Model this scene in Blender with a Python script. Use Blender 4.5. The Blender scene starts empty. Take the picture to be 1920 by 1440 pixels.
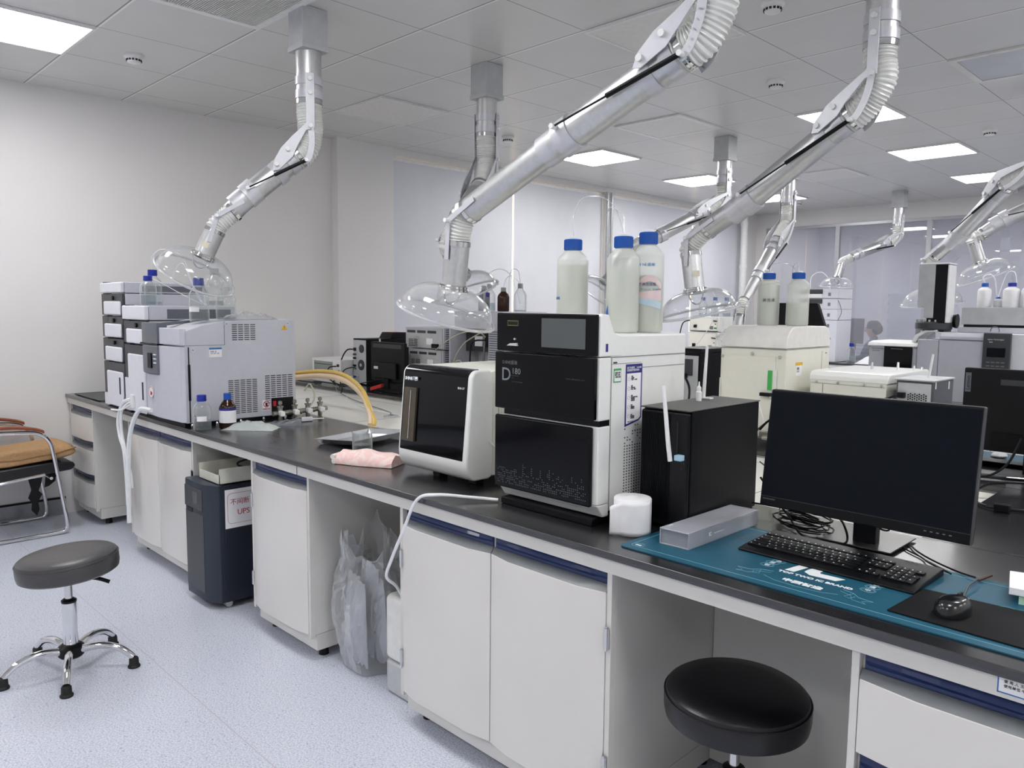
import bpy, bmesh, math, random
from mathutils import Vector, Matrix
random.seed(7)
S = bpy.context.scene
COL = S.collection
PI = math.pi
# ------------------------------------------------------------ camera, world, exposure
def cam_axes(yaw, pitch, roll):
    f = Vector((math.sin(yaw)*math.cos(pitch), math.cos(yaw)*math.cos(pitch), math.sin(pitch)))
    r = Vector((math.cos(yaw), -math.sin(yaw), 0)); u = r.cross(f)
    return r*math.cos(roll)+u*math.sin(roll), u*math.cos(roll)-r*math.sin(roll), f
_r, _u, _f = cam_axes(-.7904, -.0986, .0098)
cd = bpy.data.cameras.new('camera'); cd.sensor_width = 36; cd.lens = 1452.1/1920*36; cd.clip_start = .02
cam = bpy.data.objects.new('camera', cd); COL.objects.link(cam)
cam.matrix_world = Matrix(((_r.x, _u.x, -_f.x, 2.732), (_r.y, _u.y, -_f.y, -1.406), (_r.z, _u.z, -_f.z, 1.475), (0, 0, 0, 1)))
S.camera = cam
S.view_settings.view_transform = 'Standard'; S.view_settings.look = 'None'; S.view_settings.gamma = 1
S.view_settings.exposure = 1.25
LAMP = 9.0
w = bpy.data.worlds.new('world'); S.world = w; w.use_nodes = True
w.node_tree.nodes['Background'].inputs[0].default_value = (.8, .87, 1, 1); w.node_tree.nodes['Background'].inputs[1].default_value = .3
S.cycles.transparent_max_bounces = 40; S.cycles.max_bounces = 9; S.cycles.diffuse_bounces = 5; S.cycles.glossy_bounces = 5
S.cycles.sample_clamp_indirect = 6; S.cycles.caustics_reflective = False; S.cycles.caustics_refractive = False
CEIL = 2.914
# ------------------------------------------------------------ materials
MATS = {}
def lin(c):
    return tuple(((v/255)/12.92 if v/255 <= .04045 else ((v/255+.055)/1.055)**2.4) for v in c)
def mat(name, col=(200, 200, 200), rough=.5, metal=0, var=.04, scale=30, bump=0, spec=.5, coat=0, emit=0, aniso=0):
    if name in MATS: return MATS[name]
    m = bpy.data.materials.new(name); m.use_nodes = True; nt = m.node_tree; b = nt.nodes['Principled BSDF']
    c = lin(col)
    tc = nt.nodes.new('ShaderNodeTexCoord'); n = nt.nodes.new('ShaderNodeTexNoise'); n.inputs['Scale'].default_value = scale
    n.inputs['Detail'].default_value = 3
    nt.links.new(tc.outputs['Object'], n.inputs['Vector'])
    r = nt.nodes.new('ShaderNodeValToRGB'); r.color_ramp.elements[0].position = .3; r.color_ramp.elements[1].position = .7
    r.color_ramp.elements[0].color = (*[max(0, x*(1-var)) for x in c], 1); r.color_ramp.elements[1].color = (*[min(1, x*(1+var)) for x in c], 1)
    nt.links.new(n.outputs['Fac'], r.inputs[0]); nt.links.new(r.outputs[0], b.inputs['Base Color'])
    b.inputs['Roughness'].default_value = rough; b.inputs['Metallic'].default_value = metal
    b.inputs['Specular IOR Level'].default_value = spec; b.inputs['Coat Weight'].default_value = coat
    if bump:
        bp = nt.nodes.new('ShaderNodeBump'); bp.inputs['Strength'].default_value = bump; bp.inputs['Distance'].default_value = .002
        nt.links.new(n.outputs['Fac'], bp.inputs['Height']); nt.links.new(bp.outputs[0], b.inputs['Normal'])
    MATS[name] = m; return m
def nodes(m):
    nt = m.node_tree
    def N(t, **k):
        n = nt.nodes.new(t)
        for a, v in k.items():
            if a in ('operation', 'data_type', 'blend_type', 'feature', 'distance', 'voronoi_dimensions', 'bands_direction'): setattr(n, a, v)
            else: n.inputs[int(a[1:]) if a[0] == 'i' and a[1:].isdigit() else a].default_value = v
        return n
    return nt, N
def thin_glass(name, tint=(1, 1, 1), edge=.5, body=.0, rough=.0, bodycol=(1, 1, 1), f0=.04):
    """thin clear sheet: transparent, fresnel mirror, slightly more tinted at grazing angles"""
    m = bpy.data.materials.new(name); m.use_nodes = True; nt, N = nodes(m)
    nt.nodes.remove(nt.nodes['Principled BSDF']); out = nt.nodes['Material Output']
    lw = N('ShaderNodeLayerWeight'); lw.inputs[0].default_value = .35
    tr = N('ShaderNodeBsdfTransparent'); tr.inputs[0].default_value = (*tint, 1)
    gl = N('ShaderNodeBsdfGlossy'); gl.inputs['Roughness'].default_value = rough+.015
    df = N('ShaderNodeBsdfDiffuse'); df.inputs[0].default_value = (*bodycol, 1)
    no = N('ShaderNodeTexNoise'); no.inputs['Scale'].default_value = 14
    mu = N('ShaderNodeMath', operation='MULTIPLY'); mu.inputs[1].default_value = edge
    nt.links.new(lw.outputs['Facing'], mu.inputs[0])
    pw = N('ShaderNodeMath', operation='POWER'); pw.inputs[1].default_value = 2.2; nt.links.new(mu.outputs[0], pw.inputs[0])
    ad = N('ShaderNodeMath', operation='ADD'); ad.inputs[1].default_value = body; nt.links.new(pw.outputs[0], ad.inputs[0])
    m1 = N('ShaderNodeMixShader'); nt.links.new(ad.outputs[0], m1.inputs[0]); nt.links.new(tr.outputs[0], m1.inputs[1]); nt.links.new(df.outputs[0], m1.inputs[2])
    lf = N('ShaderNodeLayerWeight'); lf.inputs[0].default_value = .5
    f5 = N('ShaderNodeMath', operation='POWER'); f5.inputs[1].default_value = 5; nt.links.new(lf.outputs['Facing'], f5.inputs[0])
    fr = N('ShaderNodeMapRange'); fr.inputs[3].default_value = f0; fr.inputs[4].default_value = 1; nt.links.new(f5.outputs[0], fr.inputs[0])
    m2 = N('ShaderNodeMixShader'); nt.links.new(fr.outputs[0], m2.inputs[0]); nt.links.new(m1.outputs[0], m2.inputs[1]); nt.links.new(gl.outputs[0], m2.inputs[2])
    bp = N('ShaderNodeBump'); bp.inputs['Strength'].default_value = .03; nt.links.new(no.outputs['Fac'], bp.inputs['Height']); nt.links.new(bp.outputs[0], gl.inputs['Normal'])
    nt.links.new(m2.outputs[0], out.inputs[0]); MATS[name] = m; return m
M_glass = thin_glass('clear dome acrylic', (.972, .976, .98), .84, .016, bodycol=(.85, .86, .88))
M_rim = thin_glass('acrylic rim', (.9, .91, .92), .8, .42, bodycol=(.86, .87, .89))
M_bott = thin_glass('bottle glass', (.93, .945, .945), 1.15, .05, bodycol=(.75, .78, .78))
M_liq = thin_glass('clear liquid', (.78, .82, .84), .5, .05, bodycol=(.5, .55, .55))
M_amber = thin_glass('amber glass', (.22, .06, .02), .4, .55, bodycol=(.045, .016, .006))
M_film = thin_glass('crinkled plastic film', (.88, .89, .9), .9, .16, .2, (.78, .79, .8))
M_hdpe = thin_glass('translucent plastic', (.95, .97, .94), .5, .38, .35, (.87, .88, .84))
M_hliq = thin_glass('liquid behind plastic', (.75, .80, .72), .3, .74, .3, (.78, .81, .74))
M_white = mat('white powder coat', (236, 236, 236), .35)
M_cab = mat('cabinet lacquer', (221, 218, 213), .22, var=.015, scale=4, coat=.3)
M_cabd = mat('cabinet panel', (216, 214, 209), .4, var=.02, scale=6)
M_blue = mat('navy pull plastic', (20, 42, 92), .35, coat=.2)
M_lip = mat('pull lip grey', (118, 121, 124), .35)
M_black = mat('black plastic', (10, 11, 15), .42, var=.15, scale=200, spec=.28)
M_blackg = mat('gloss black panel', (5, 6, 10), .07, var=.1, spec=.22)
M_blackm = mat('matt black metal', (8, 10, 14), .45, var=.1, spec=.2)
M_navy = mat('dark blue steel', (28, 34, 48), .45)
M_grey = mat('instrument light grey', (196, 197, 206), .45, var=.02)
M_greyw = mat('module white front', (224, 225, 232), .4, var=.02)
M_dgrey = mat('instrument dark grey', (98, 102, 110), .4)
M_dkg = mat('charcoal plastic', (56, 58, 62), .4)
M_cream = mat('instrument cream', (228, 227, 215), .4, var=.015)
M_creamw = mat('instrument warm white', (234, 235, 232), .3, var=.012)
M_cover = mat('service channel cover', (245, 243, 236), .35, var=.02, scale=5)
M_alu = mat('brushed aluminium tube', (204, 205, 206), .38, .9, var=.05, scale=60)
M_alu2 = mat('aluminium bracket', (205, 206, 212), .38, .35, var=.03)
M_steel = mat('bright steel', (215, 215, 215), .1, 1)
M_chrome = mat('chrome', (226, 226, 228), .05, 1)
M_tin = mat('galvanised sheet', (192, 194, 196), .5, .15, var=.08, scale=12)
M_flex = mat('pale flexible duct', (226, 227, 224), .38, .15, var=.05)
M_rubber = mat('black rubber', (16, 17, 18), .6)
M_leather = mat('black leatherette', (20, 20, 25), .33, bump=.15, scale=180, var=.1)
M_leather2 = mat('charcoal leatherette with sheen in colour', (68, 66, 68), .34, bump=.2, scale=180, var=.08)  # colour lightened to stand in for light reflected off the seat top
M_cap = mat('blue cap plastic', (16, 40, 150), .4)
M_cap2 = mat('mid blue ribbed cap', (12, 84, 172), .4)
M_capg = mat('grey cap plastic', (150, 151, 150), .5)
M_tube = mat('white silicone tube', (232, 234, 236), .35)
M_ltube = thin_glass('thin clear tube', (.9, .92, .93), .9, .35, bodycol=(.85, .87, .88))
M_teal = mat('teal desk mat', (20, 82, 104), .5, var=.06, scale=9)
M_print = mat('white print', (236, 240, 242), .6)
M_thin = mat('pale blue print', (140, 190, 205), .6)
M_paper = mat('white paper', (240, 240, 242), .6, var=.02)
M_red = mat('red print', (176, 34, 48), .6)
M_wood = mat('varnished red wood', (132, 66, 34), .25, var=.2, scale=14, coat=.4)
M_tan = mat('tan corduroy', (186, 148, 106), .85, var=.12, scale=70, bump=.5)
M_pink = mat('pink terry', (240, 208, 204), .95, var=.08, scale=14, bump=.8)
nt = M_pink.node_tree; b = nt.nodes['Principled BSDF']; tx = nt.nodes.new('ShaderNodeTexNoise'); tx.inputs['Scale'].default_value = 16; tx.inputs['Distortion'].default_value = 2.5; tco = nt.nodes.new('ShaderNodeTexCoord'); nt.links.new(tco.outputs['Object'], tx.inputs['Vector'])
rpk = nt.nodes.new('ShaderNodeValToRGB'); nt.links.new(tx.outputs['Fac'], rpk.inputs[0]); rpk.color_ramp.elements[0].position = .46; rpk.color_ramp.elements[0].color = (*lin((238, 203, 198)), 1); rpk.color_ramp.elements[1].position = .56; rpk.color_ramp.elements[1].color = (*lin((241, 219, 214)), 1); nt.links.new(rpk.outputs[0], b.inputs['Base Color'])
M_towelw = mat('white terry', (238, 230, 226), .95, var=.05, scale=120, bump=.8)
M_yel = mat('yellow hose rubber', (222, 188, 98), .35)
M_peach = mat('cloudy hose tube', (232, 208, 176), .35)
M_ink = mat('dark ink', (40, 42, 50), .6)
M_inkb = mat('blue ink', (40, 110, 170), .6)
M_screen = mat('switched off screen', (9, 15, 23), .3, var=.05, spec=.12)
M_glow = mat('dim lcd', (84, 88, 88), .2, var=.02)
M_green = mat('green label', (70, 160, 90), .5)
M_purple = mat('navy label', (44, 44, 122), .45)
M_dot = mat('grey dot', (120, 126, 130), .5)
M_hole = mat('dark opening', (32, 34, 38), .7)
M_skin = mat('skin', (196, 150, 128), .5)
M_hair = mat('dark hair', (22, 20, 20), .6)
M_cloth = mat('grey shirt cloth', (120, 125, 135), .85)
# worktop: dark phenolic with faint scuffs
M_top = mat('black worktop laminate', (29, 29, 32), .3, var=.12, scale=3, bump=0, spec=.85)
nt, N = nodes(M_top); b = nt.nodes['Principled BSDF']; b.inputs['Coat Weight'].default_value = .5; b.inputs['Coat Roughness'].default_value = .2
n2 = N('ShaderNodeTexNoise'); n2.inputs['Scale'].default_value = 2.2; n2.inputs['Detail'].default_value = 6
mr = N('ShaderNodeMapRange'); mr.inputs[3].default_value = .2; mr.inputs[4].default_value = .34
nt.links.new(n2.outputs['Fac'], mr.inputs[0]); nt.links.new(mr.outputs[0], b.inputs['Roughness'])
# floor: speckled vinyl sheet with welded seams
M_floor = mat('speckled vinyl floor', (196, 201, 216), .30, var=.05, scale=220)
nt, N = nodes(M_floor); b = nt.nodes['Principled BSDF']
geo = N('ShaderNodeNewGeometry'); sx = N('ShaderNodeSeparateXYZ'); nt.links.new(geo.outputs['Position'], sx.inputs[0])
vo = N('ShaderNodeTexVoronoi'); vo.inputs['Scale'].default_value = 150; nt.links.new(geo.outputs['Position'], vo.inputs['Vector'])
no = N('ShaderNodeTexNoise'); no.inputs['Scale'].default_value = 165; no.inputs['Detail'].default_value = 5; nt.links.new(geo.outputs['Position'], no.inputs['Vector'])
rp = N('ShaderNodeValToRGB'); nt.links.new(no.outputs['Fac'], rp.inputs[0])
el = rp.color_ramp.elements; el[0].position = .36; el[0].color = (*lin((176, 184, 206)), 1); el[1].position = .62; el[1].color = (*lin((222, 225, 233)), 1)
e = el.new(.48); e.color = (*lin((203, 208, 222)), 1)
rv = N('ShaderNodeValToRGB'); nt.links.new(vo.outputs['Color'], rv.inputs[0]); rv.color_ramp.elements[0].position = .05; rv.color_ramp.elements[0].color = (.55, .6, .72, 1)
rv.color_ramp.elements[1].position = .16; rv.color_ramp.elements[1].color = (1, 1, 1, 1)
mx = N('ShaderNodeMix', data_type='RGBA', blend_type='MULTIPLY'); mx.inputs[0].default_value = .8
nt.links.new(rp.outputs[0], mx.inputs[6]); nt.links.new(rv.outputs[0], mx.inputs[7])
def seam(sock, period, off, wdt):
    a = N('ShaderNodeMath', operation='ADD'); a.inputs[1].default_value = off; nt.links.new(sock, a.inputs[0])
    f = N('ShaderNodeMath', operation='PINGPONG'); f.inputs[1].default_value = period/2; nt.links.new(a.outputs[0], f.inputs[0])
    l = N('ShaderNodeMath', operation='LESS_THAN'); l.inputs[1].default_value = wdt; nt.links.new(f.outputs[0], l.inputs[0]); return l
l1 = seam(sx.outputs[1], 1.9, .285, .0022); l2 = seam(sx.outputs[0], 20.0, 2.9, .0022)
mxx = N('ShaderNodeMath', operation='MAXIMUM'); nt.links.new(l1.outputs[0], mxx.inputs[0]); nt.links.new(l2.outputs[0], mxx.inputs[1])
m3 = N('ShaderNodeMix', data_type='RGBA'); nt.links.new(mxx.outputs[0], m3.inputs[0]); nt.links.new(mx.outputs[2], m3.inputs[6]); m3.inputs[7].default_value = (*lin((192, 188, 198)), 1)
nt.links.new(m3.outputs[2], b.inputs['Base Color'])
# ceiling: 600 mm clip-in metal tiles
M_ceil = mat('metal ceiling tiles', (219, 218, 216), .3, var=.02, scale=3, spec=.35)
nt, N = nodes(M_ceil); b = nt.nodes['Principled BSDF']
geo = N('ShaderNodeNewGeometry'); sx = N('ShaderNodeSeparateXYZ'); nt.links.new(geo.outputs['Position'], sx.inputs[0])
lx = seam(sx.outputs[0], .6, 0, .0026); ly = seam(sx.outputs[1], .6, 0, .0036); lyb = seam(sx.outputs[1], .6, -.010, .0055)
base = [l.from_socket for l in b.inputs['Base Color'].links][0]
ma = N('ShaderNodeMix', data_type='RGBA'); nt.links.new(lyb.outputs[0], ma.inputs[0]); nt.links.new(base, ma.inputs[6]); ma.inputs[7].default_value = (*lin((245, 243, 240)), 1)
mb_ = N('ShaderNodeMath', operation='MAXIMUM'); nt.links.new(lx.outputs[0], mb_.inputs[0]); nt.links.new(ly.outputs[0], mb_.inputs[1])
mc = N('ShaderNodeMix', data_type='RGBA'); nt.links.new(mb_.outputs[0], mc.inputs[0]); nt.links.new(ma.outputs[2], mc.inputs[6]); mc.inputs[7].default_value = (*lin((130, 128, 125)), 1)
nt.links.new(mc.outputs[2], b.inputs['Base Color'])
# walls and blinds
M_wall = mat('painted plaster', (229, 227, 226), .75, var=.015, scale=1.5)
M_blind = mat('woven roller blind', (218, 219, 226), .8, var=.02, scale=4)
nt, N = nodes(M_blind); b = nt.nodes['Principled BSDF']
wv = N('ShaderNodeTexWave'); wv.inputs['Scale'].default_value = 40; geo = N('ShaderNodeNewGeometry'); nt.links.new(geo.outputs['Position'], wv.inputs['Vector'])
bp = N('ShaderNodeBump'); bp.inputs['Strength'].default_value = .06; nt.links.new(wv.outputs['Fac'], bp.inputs['Height']); nt.links.new(bp.outputs[0], b.inputs['Normal'])
M_dusk = mat('pale yellow street light gap', (255, 236, 196), .6)
M_dusk.node_tree.nodes['Principled BSDF'].inputs['Emission Color'].default_value = (1, .86, .6, 1); M_dusk.node_tree.nodes['Principled BSDF'].inputs['Emission Strength'].default_value = .7
M_lamp = bpy.data.materials.new('led diffuser'); M_lamp.use_nodes = True
p = M_lamp.node_tree.nodes['Principled BSDF']; p.inputs['Emission Color'].default_value = (1, .99, .98, 1); p.inputs['Emission Strength'].default_value = LAMP
M_off = mat('unlit diffuser', (228, 226, 222), .35)
M_partg = thin_glass('frosted partition glass', (.93, .935, .965), .3, .20, -.012, (.60, .61, .67), f0=.09)

# ------------------------------------------------------------ mesh helpers
def V3(*a): return Vector(a[0] if len(a) == 1 else a)
class B:
    def __init__(s): s.m = bmesh.new()
    def poly(s, vs): 
        vv = [s.m.verts.new(v) for v in vs]; return s.m.faces.new(vv)
    def box(s, x0, x1, y0, y1, z0, z1, rot=None):
        c = [(x, y, z) for z in (z0, z1) for y in (y0, y1) for x in (x0, x1)]
        v = [s.m.verts.new(rot @ V3(q) if rot else q) for q in c]
        for f in ((0, 2, 3, 1), (4, 5, 7, 6), (0, 1, 5, 4), (2, 6, 7, 3), (0, 4, 6, 2), (1, 3, 7, 5)): s.m.faces.new([v[i] for i in f])
        return s
    def obox(s, c, ax, ay, az, hx, hy, hz):
        c, ax, ay, az = V3(c), V3(ax).normalized(), V3(ay).normalized(), V3(az).normalized()
        M = Matrix((ax, ay, az)).transposed()
        v = [s.m.verts.new(c+M @ V3(x*hx, y*hy, z*hz)) for z in (-1, 1) for y in (-1, 1) for x in (-1, 1)]
        for f in ((0, 2, 3, 1), (4, 5, 7, 6), (0, 1, 5, 4), (2, 6, 7, 3), (0, 4, 6, 2), (1, 3, 7, 5)): s.m.faces.new([v[i] for i in f])
        return s
    def ring(s, c, u, v, r, n): return [s.m.verts.new(c+u*(r*math.cos(2*PI*i/n))+v*(r*math.sin(2*PI*i/n))) for i in range(n)]
    def rings(s, rr, cap=True):
        n = len(rr[0])
        for a, b in zip(rr, rr[1:]):
            for i in range(n): s.m.faces.new((a[i], a[(i+1) % n], b[(i+1) % n], b[i]))
        if cap: s.m.faces.new(list(reversed(rr[0]))); s.m.faces.new(rr[-1])
        return s
    def cyl(s, p, q, r, r2=None, n=20, cap=True):
        p, q = V3(p), V3(q); d = (q-p).normalized(); u = d.orthogonal().normalized(); v = d.cross(u)
        return s.rings([s.ring(p, u, v, r, n), s.ring(q, u, v, r if r2 is None else r2, n)], cap)
    def lathe(s, prof, c=(0, 0, 0), axis=(0, 0, 1), n=24, cap=True):
        c, d = V3(c), V3(axis).normalized(); u = d.orthogonal().normalized(); v = d.cross(u)
        return s.rings([s.ring(c+d*z, u, v, max(r, 1e-4), n) for r, z in prof], cap)
    def tube(s, pts, r, n=8, cap=True, closed=False):
        P = [V3(q) for q in pts]; rr = []; nrm = None
        for i, q in enumerate(P):
            a = P[i-1] if (i or closed) else P[0]; b2 = P[(i+1) % len(P)] if (i < len(P)-1 or closed) else P[-1]
            d = (b2-a).normalized()
            if nrm is None: nrm = d.orthogonal().normalized()
            nrm = (nrm-d*nrm.dot(d)); nrm = nrm.normalized() if nrm.length > 1e-6 else d.orthogonal().normalized()
            rr.append(s.ring(q, nrm, d.cross(nrm), r[i] if isinstance(r, (list, tuple)) else r, n))
        s.rings(rr, cap and not closed)
        if closed:
            a, b2 = rr[-1], rr[0]
            for i in range(n): s.m.faces.new((a[i], a[(i+1) % n], b2[(i+1) % n], b2[i]))
        return s
    def prism(s, poly, a0, a1, ax='z'):
        f = {'x': lambda p, a: (a, p[0], p[1]), 'y': lambda p, a: (p[0], a, p[1]), 'z': lambda p, a: (p[0], p[1], a)}[ax]
        A = [s.m.verts.new(f(p, a0)) for p in poly]; C = [s.m.verts.new(f(p, a1)) for p in poly]; n = len(poly)
        s.m.faces.new(list(reversed(A))); s.m.faces.new(C)
        for i in range(n): s.m.faces.new((A[i], A[(i+1) % n], C[(i+1) % n], C[i]))
        return s
    def sph(s, c, r, n=16, m=10, sc=(1, 1, 1)):
        c = V3(c); rr = []
        for j in range(1, m):
            t = PI*j/m; rr.append([s.m.verts.new(c+V3(r*sc[0]*math.sin(t)*math.cos(2*PI*i/n), r*sc[1]*math.sin(t)*math.sin(2*PI*i/n), -r*sc[2]*math.cos(t))) for i in range(n)])
        return s.rings(rr)
def cr(pts, k=6, closed=False):
    P = [V3(q) for q in pts]; n = len(P); out = []
    for i in range(n if closed else n-1):
        p0 = P[(i-1) % n] if (closed or i) else P[0]; p1 = P[i]; p2 = P[(i+1) % n]; p3 = P[(i+2) % n] if (closed or i < n-2) else P[-1]
        for j in range(k):
            t = j/k; out.append(.5*((2*p1)+(p2-p0)*t+(2*p0-5*p1+4*p2-p3)*t*t+(3*p1-p0-3*p2+p3)*t**3))
    if not closed: out.append(P[-1])
    return out
def finish(b, name, m, off=None, bev=0, flat=False):
    bm = b.m
    if off is not None: bmesh.ops.translate(bm, verts=bm.verts, vec=-V3(off))
    bmesh.ops.recalc_face_normals(bm, faces=bm.faces)
    for f in bm.faces: f.smooth = not flat
    for e_ in bm.edges:
        if len(e_.link_faces) == 2 and e_.calc_face_angle(0) > .62: e_.smooth = False
        elif len(e_.link_faces) != 2: e_.smooth = True
    me = bpy.data.meshes.new(name); bm.to_mesh(me); bm.free(); me.materials.append(m)
    o = bpy.data.objects.new(name, me); COL.objects.link(o)
    if bev:
        md = o.modifiers.new('bevel', 'BEVEL'); md.width = bev; md.segments = 2 if bev < .02 else 5; md.limit_method = 'ANGLE'; md.angle_limit = .6; md.harden_normals = True
    return o
def root_of(o):
    while o.parent: o = o.parent
    return o
def tag(o, label=None, cat=None, group=None, kind=None):
    for k, v in (('label', label), ('category', cat), ('group', group), ('kind', kind)):
        if v: o[k] = v
    return o
def thing(name, label, cat, loc=(0, 0, 0), rz=0, group=None):
    o = bpy.data.objects.new(name, None); o.empty_display_size = .05; COL.objects.link(o)
    o.location = loc; o.rotation_euler = (0, 0, rz); return tag(o, label, cat, group)
def part(b, name, m, par, w=True, bev=0, label=None, kind=None, flat=False):
    """w=True: vertices are in room coordinates; else local to the thing's base"""
    o = finish(b, name, m, root_of(par).location if w else None, bev, flat); o.parent = par
    return tag(o, label, kind=kind)
def solo(b, name, m, label, cat, group=None, loc=None, bev=0, kind=None, flat=False):
    """a thing that is one mesh; loc = base point (vertices given in room coordinates)"""
    if loc is None:
        vs = [v.co for v in b.m.verts]; loc = (sum(v.x for v in vs)/len(vs), sum(v.y for v in vs)/len(vs), min(v.z for v in vs))
    o = finish(b, name, m, loc, bev, flat); o.location = loc; return tag(o, label, cat, group, kind)
def struct(b, name, m, par=None, bev=0):
    o = finish(b, name, m, None, bev)
    if par: o.parent = par
    else: o['kind'] = 'structure'
    return o
def copy_tree(o, parent=None):
    c = o.copy(); COL.objects.link(c); c.parent = parent
    for ch in list(o.children): copy_tree(ch, c)
    return c
def place(o, loc, rz=None, label=None, group=None):
    o.location = loc
    if rz is not None: o.rotation_euler = (0, 0, rz)
    if label: o['label'] = label
    if group: o['group'] = group
    return o
def text(s, name, size, o, R, U, m, par, w=True, align='LEFT', sx=1, ext=.0003, label=None, bold=0):
    cu = bpy.data.curves.new('txt', 'FONT'); cu.body = s; cu.size = size; cu.extrude = ext; cu.align_x = align; cu.offset = bold; cu.resolution_u = 3
    tmp = bpy.data.objects.new('txt', cu)
    COL.objects.link(tmp); dg = bpy.context.evaluated_depsgraph_get(); me = bpy.data.meshes.new_from_object(tmp.evaluated_get(dg)); bpy.data.objects.remove(tmp)
    R, U = V3(R).normalized(), V3(U).normalized(); Nn = R.cross(U)
    base = V3(o)-(root_of(par).location if w else V3(0, 0, 0))
    for v in me.vertices: v.co = base+R*(v.co.x*sx)+U*v.co.y+Nn*(v.co.z+ext)
    me.materials.clear(); me.materials.append(m); me.name = name
    ob = bpy.data.objects.new(name, me); COL.objects.link(ob); ob.parent = par
    return tag(ob, label)

# ------------------------------------------------------------ room shell
XW, YG, XR, YN = -3.28, 9.7, 5.6, -4.6
struct(B().box(XW-.1, XR+.1, YN-.1, 12.2, -.1, 0), 'floor', M_floor)
struct(B().box(XW-.1, XR+.1, YN-.1, 12.2, CEIL, CEIL+.1), 'ceiling', M_ceil)
b = B(); b.box(XW-.12, XW, YN, 12.1, 0, CEIL); struct(b, 'wall_left', M_wall)
struct(B().box(XR, XR+.1, YN, 12.1, 0, CEIL), 'wall_right', M_wall)
struct(B().box(XW-.1, XR+.1, YN-.1, YN, 0, CEIL), 'wall_near', M_wall)
struct(B().box(XW-.1, XR+.1, 12.1, 12.2, 0, CEIL), 'wall_far', M_blind)
# column and window surround standing forward of the left wall
struct(B().box(XW, -3.185, 2.31, 2.90, 0, CEIL), 'wall_pier', M_wall)
struct(B().box(XW, -3.185, 9.32, YG, 0, CEIL), 'wall_pier_far', M_wall)
struct(B().box(XW, -3.185, 2.90, 9.32, 2.85, CEIL), 'trim_1', M_wall, bev=.002)
struct(B().box(XW, XW+.018, YN, .125, 0, .02).box(XW, XW+.016, YN, .125, .02, .11), 'baseboard_left', mat('grey skirting', (150, 152, 158), .5))
struct(B().box(XW, XW+.02, YN, .125, .11, .122), 'trim_2', M_blackm)
# windows behind roller blinds
for i, (y0, y1) in enumerate(((2.90, 4.50), (4.50, 5.97), (6.13, 7.96), (7.97, 9.30))):
    g = struct(B().box(XW, XW+.01, y0+.02, y1-.02, .9, 2.80), 'window_%d' % (i+1), M_dusk)
for i, (y0, y1) in enumerate(((2.905, 4.47), (4.495, 5.98), (6.17, 7.94), (7.97, 9.28))):
    t = thing('roller_blind', ['pale grey roller blind nearest the corner pier', 'pale grey roller blind left of the pair of vertical pipes', 'pale grey roller blind right of the pair of vertical pipes', 'pale grey roller blind farthest along the window wall'][i], 'blind', (-3.225, (y0+y1)/2, .85), 0, 'roller blinds on the window wall')
    part(B().box(-3.226, -3.222, y0, y1, .86, 2.82), 'blind_fabric', M_blind, t)
    part(B().cyl((-3.226, y0, 2.825), (-3.226, y1, 2.825), .02), 'blind_roller', M_white, t)
    part(B().box(-3.23, -3.218, y0, y1, .845, .862), 'bottom_bar', M_white, t)
struct(B().box(XW, -3.20, 2.90, 9.32, 0, .84), 'wall_window_sill', M_wall)
struct(B().box(XW, -3.19, 5.985, 6.15, .84, 2.85), 'wall_window_pier', M_wall)
t = thing('vertical_pipe_pair', 'pair of grey vertical pipes between two window blinds', 'pipe', (-3.15, 6.02, 0))
part(B().cyl((-3.15, 5.99, .0), (-3.15, 5.99, 2.85), .018), 'pipe', mat('grey pipe', (176, 178, 180), .3, .6), t)
part(B().cyl((-3.15, 6.07, .0), (-3.15, 6.07, 2.85), .018), 'pipe', mat('grey pipe'), t)
t = thing('drain_pipe', 'thick white vertical drain pipe in the far left corner', 'pipe', (-3.07, 9.1, 0))
part(B().cyl((-3.07, 9.1, 0), (-3.07, 9.1, CEIL), .05), 'pipe', M_white, t)
for z in (2.72, 2.1, 1.2): part(B().cyl((-3.07, 9.1, z-.03), (-3.07, 9.1, z+.03), .058), 'pipe_collar', M_white, t)
# glazed partition: bulkhead, frames, frosted panes
struct(B().box(XW, XR, YG, YG+.1, 2.70, CEIL), 'wall_bulkhead', M_wall)
M_fr = mat('partition frame aluminium', (186, 188, 192), .35, .5)
b = B(); b.box(XW, XR, YG-.01, YG+.05, 2.66, 2.70).box(XW, XR, YG-.01, YG+.05, 0, .1)
fx = [-3.20, -3.0, -1.95, -.75, .45, 1.65, 2.85, 4.05, 5.25]
for x in fx[1:]: b.box(x-.03, x+.03, YG-.012, YG+.05, .1, 2.66)
struct(b, 'trim_3', M_fr, bev=.002)
for i in range(len(fx)-1):
    struct(B().box(fx[i]+.03, fx[i+1]-.03, YG+.012, YG+.02, .1, 2.66), 'window_%d' % (i+5), M_partg)
struct(B().box(XW, -3.03, YG-.02, YG, 0, 2.70), 'trim_4', M_wall)
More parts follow.
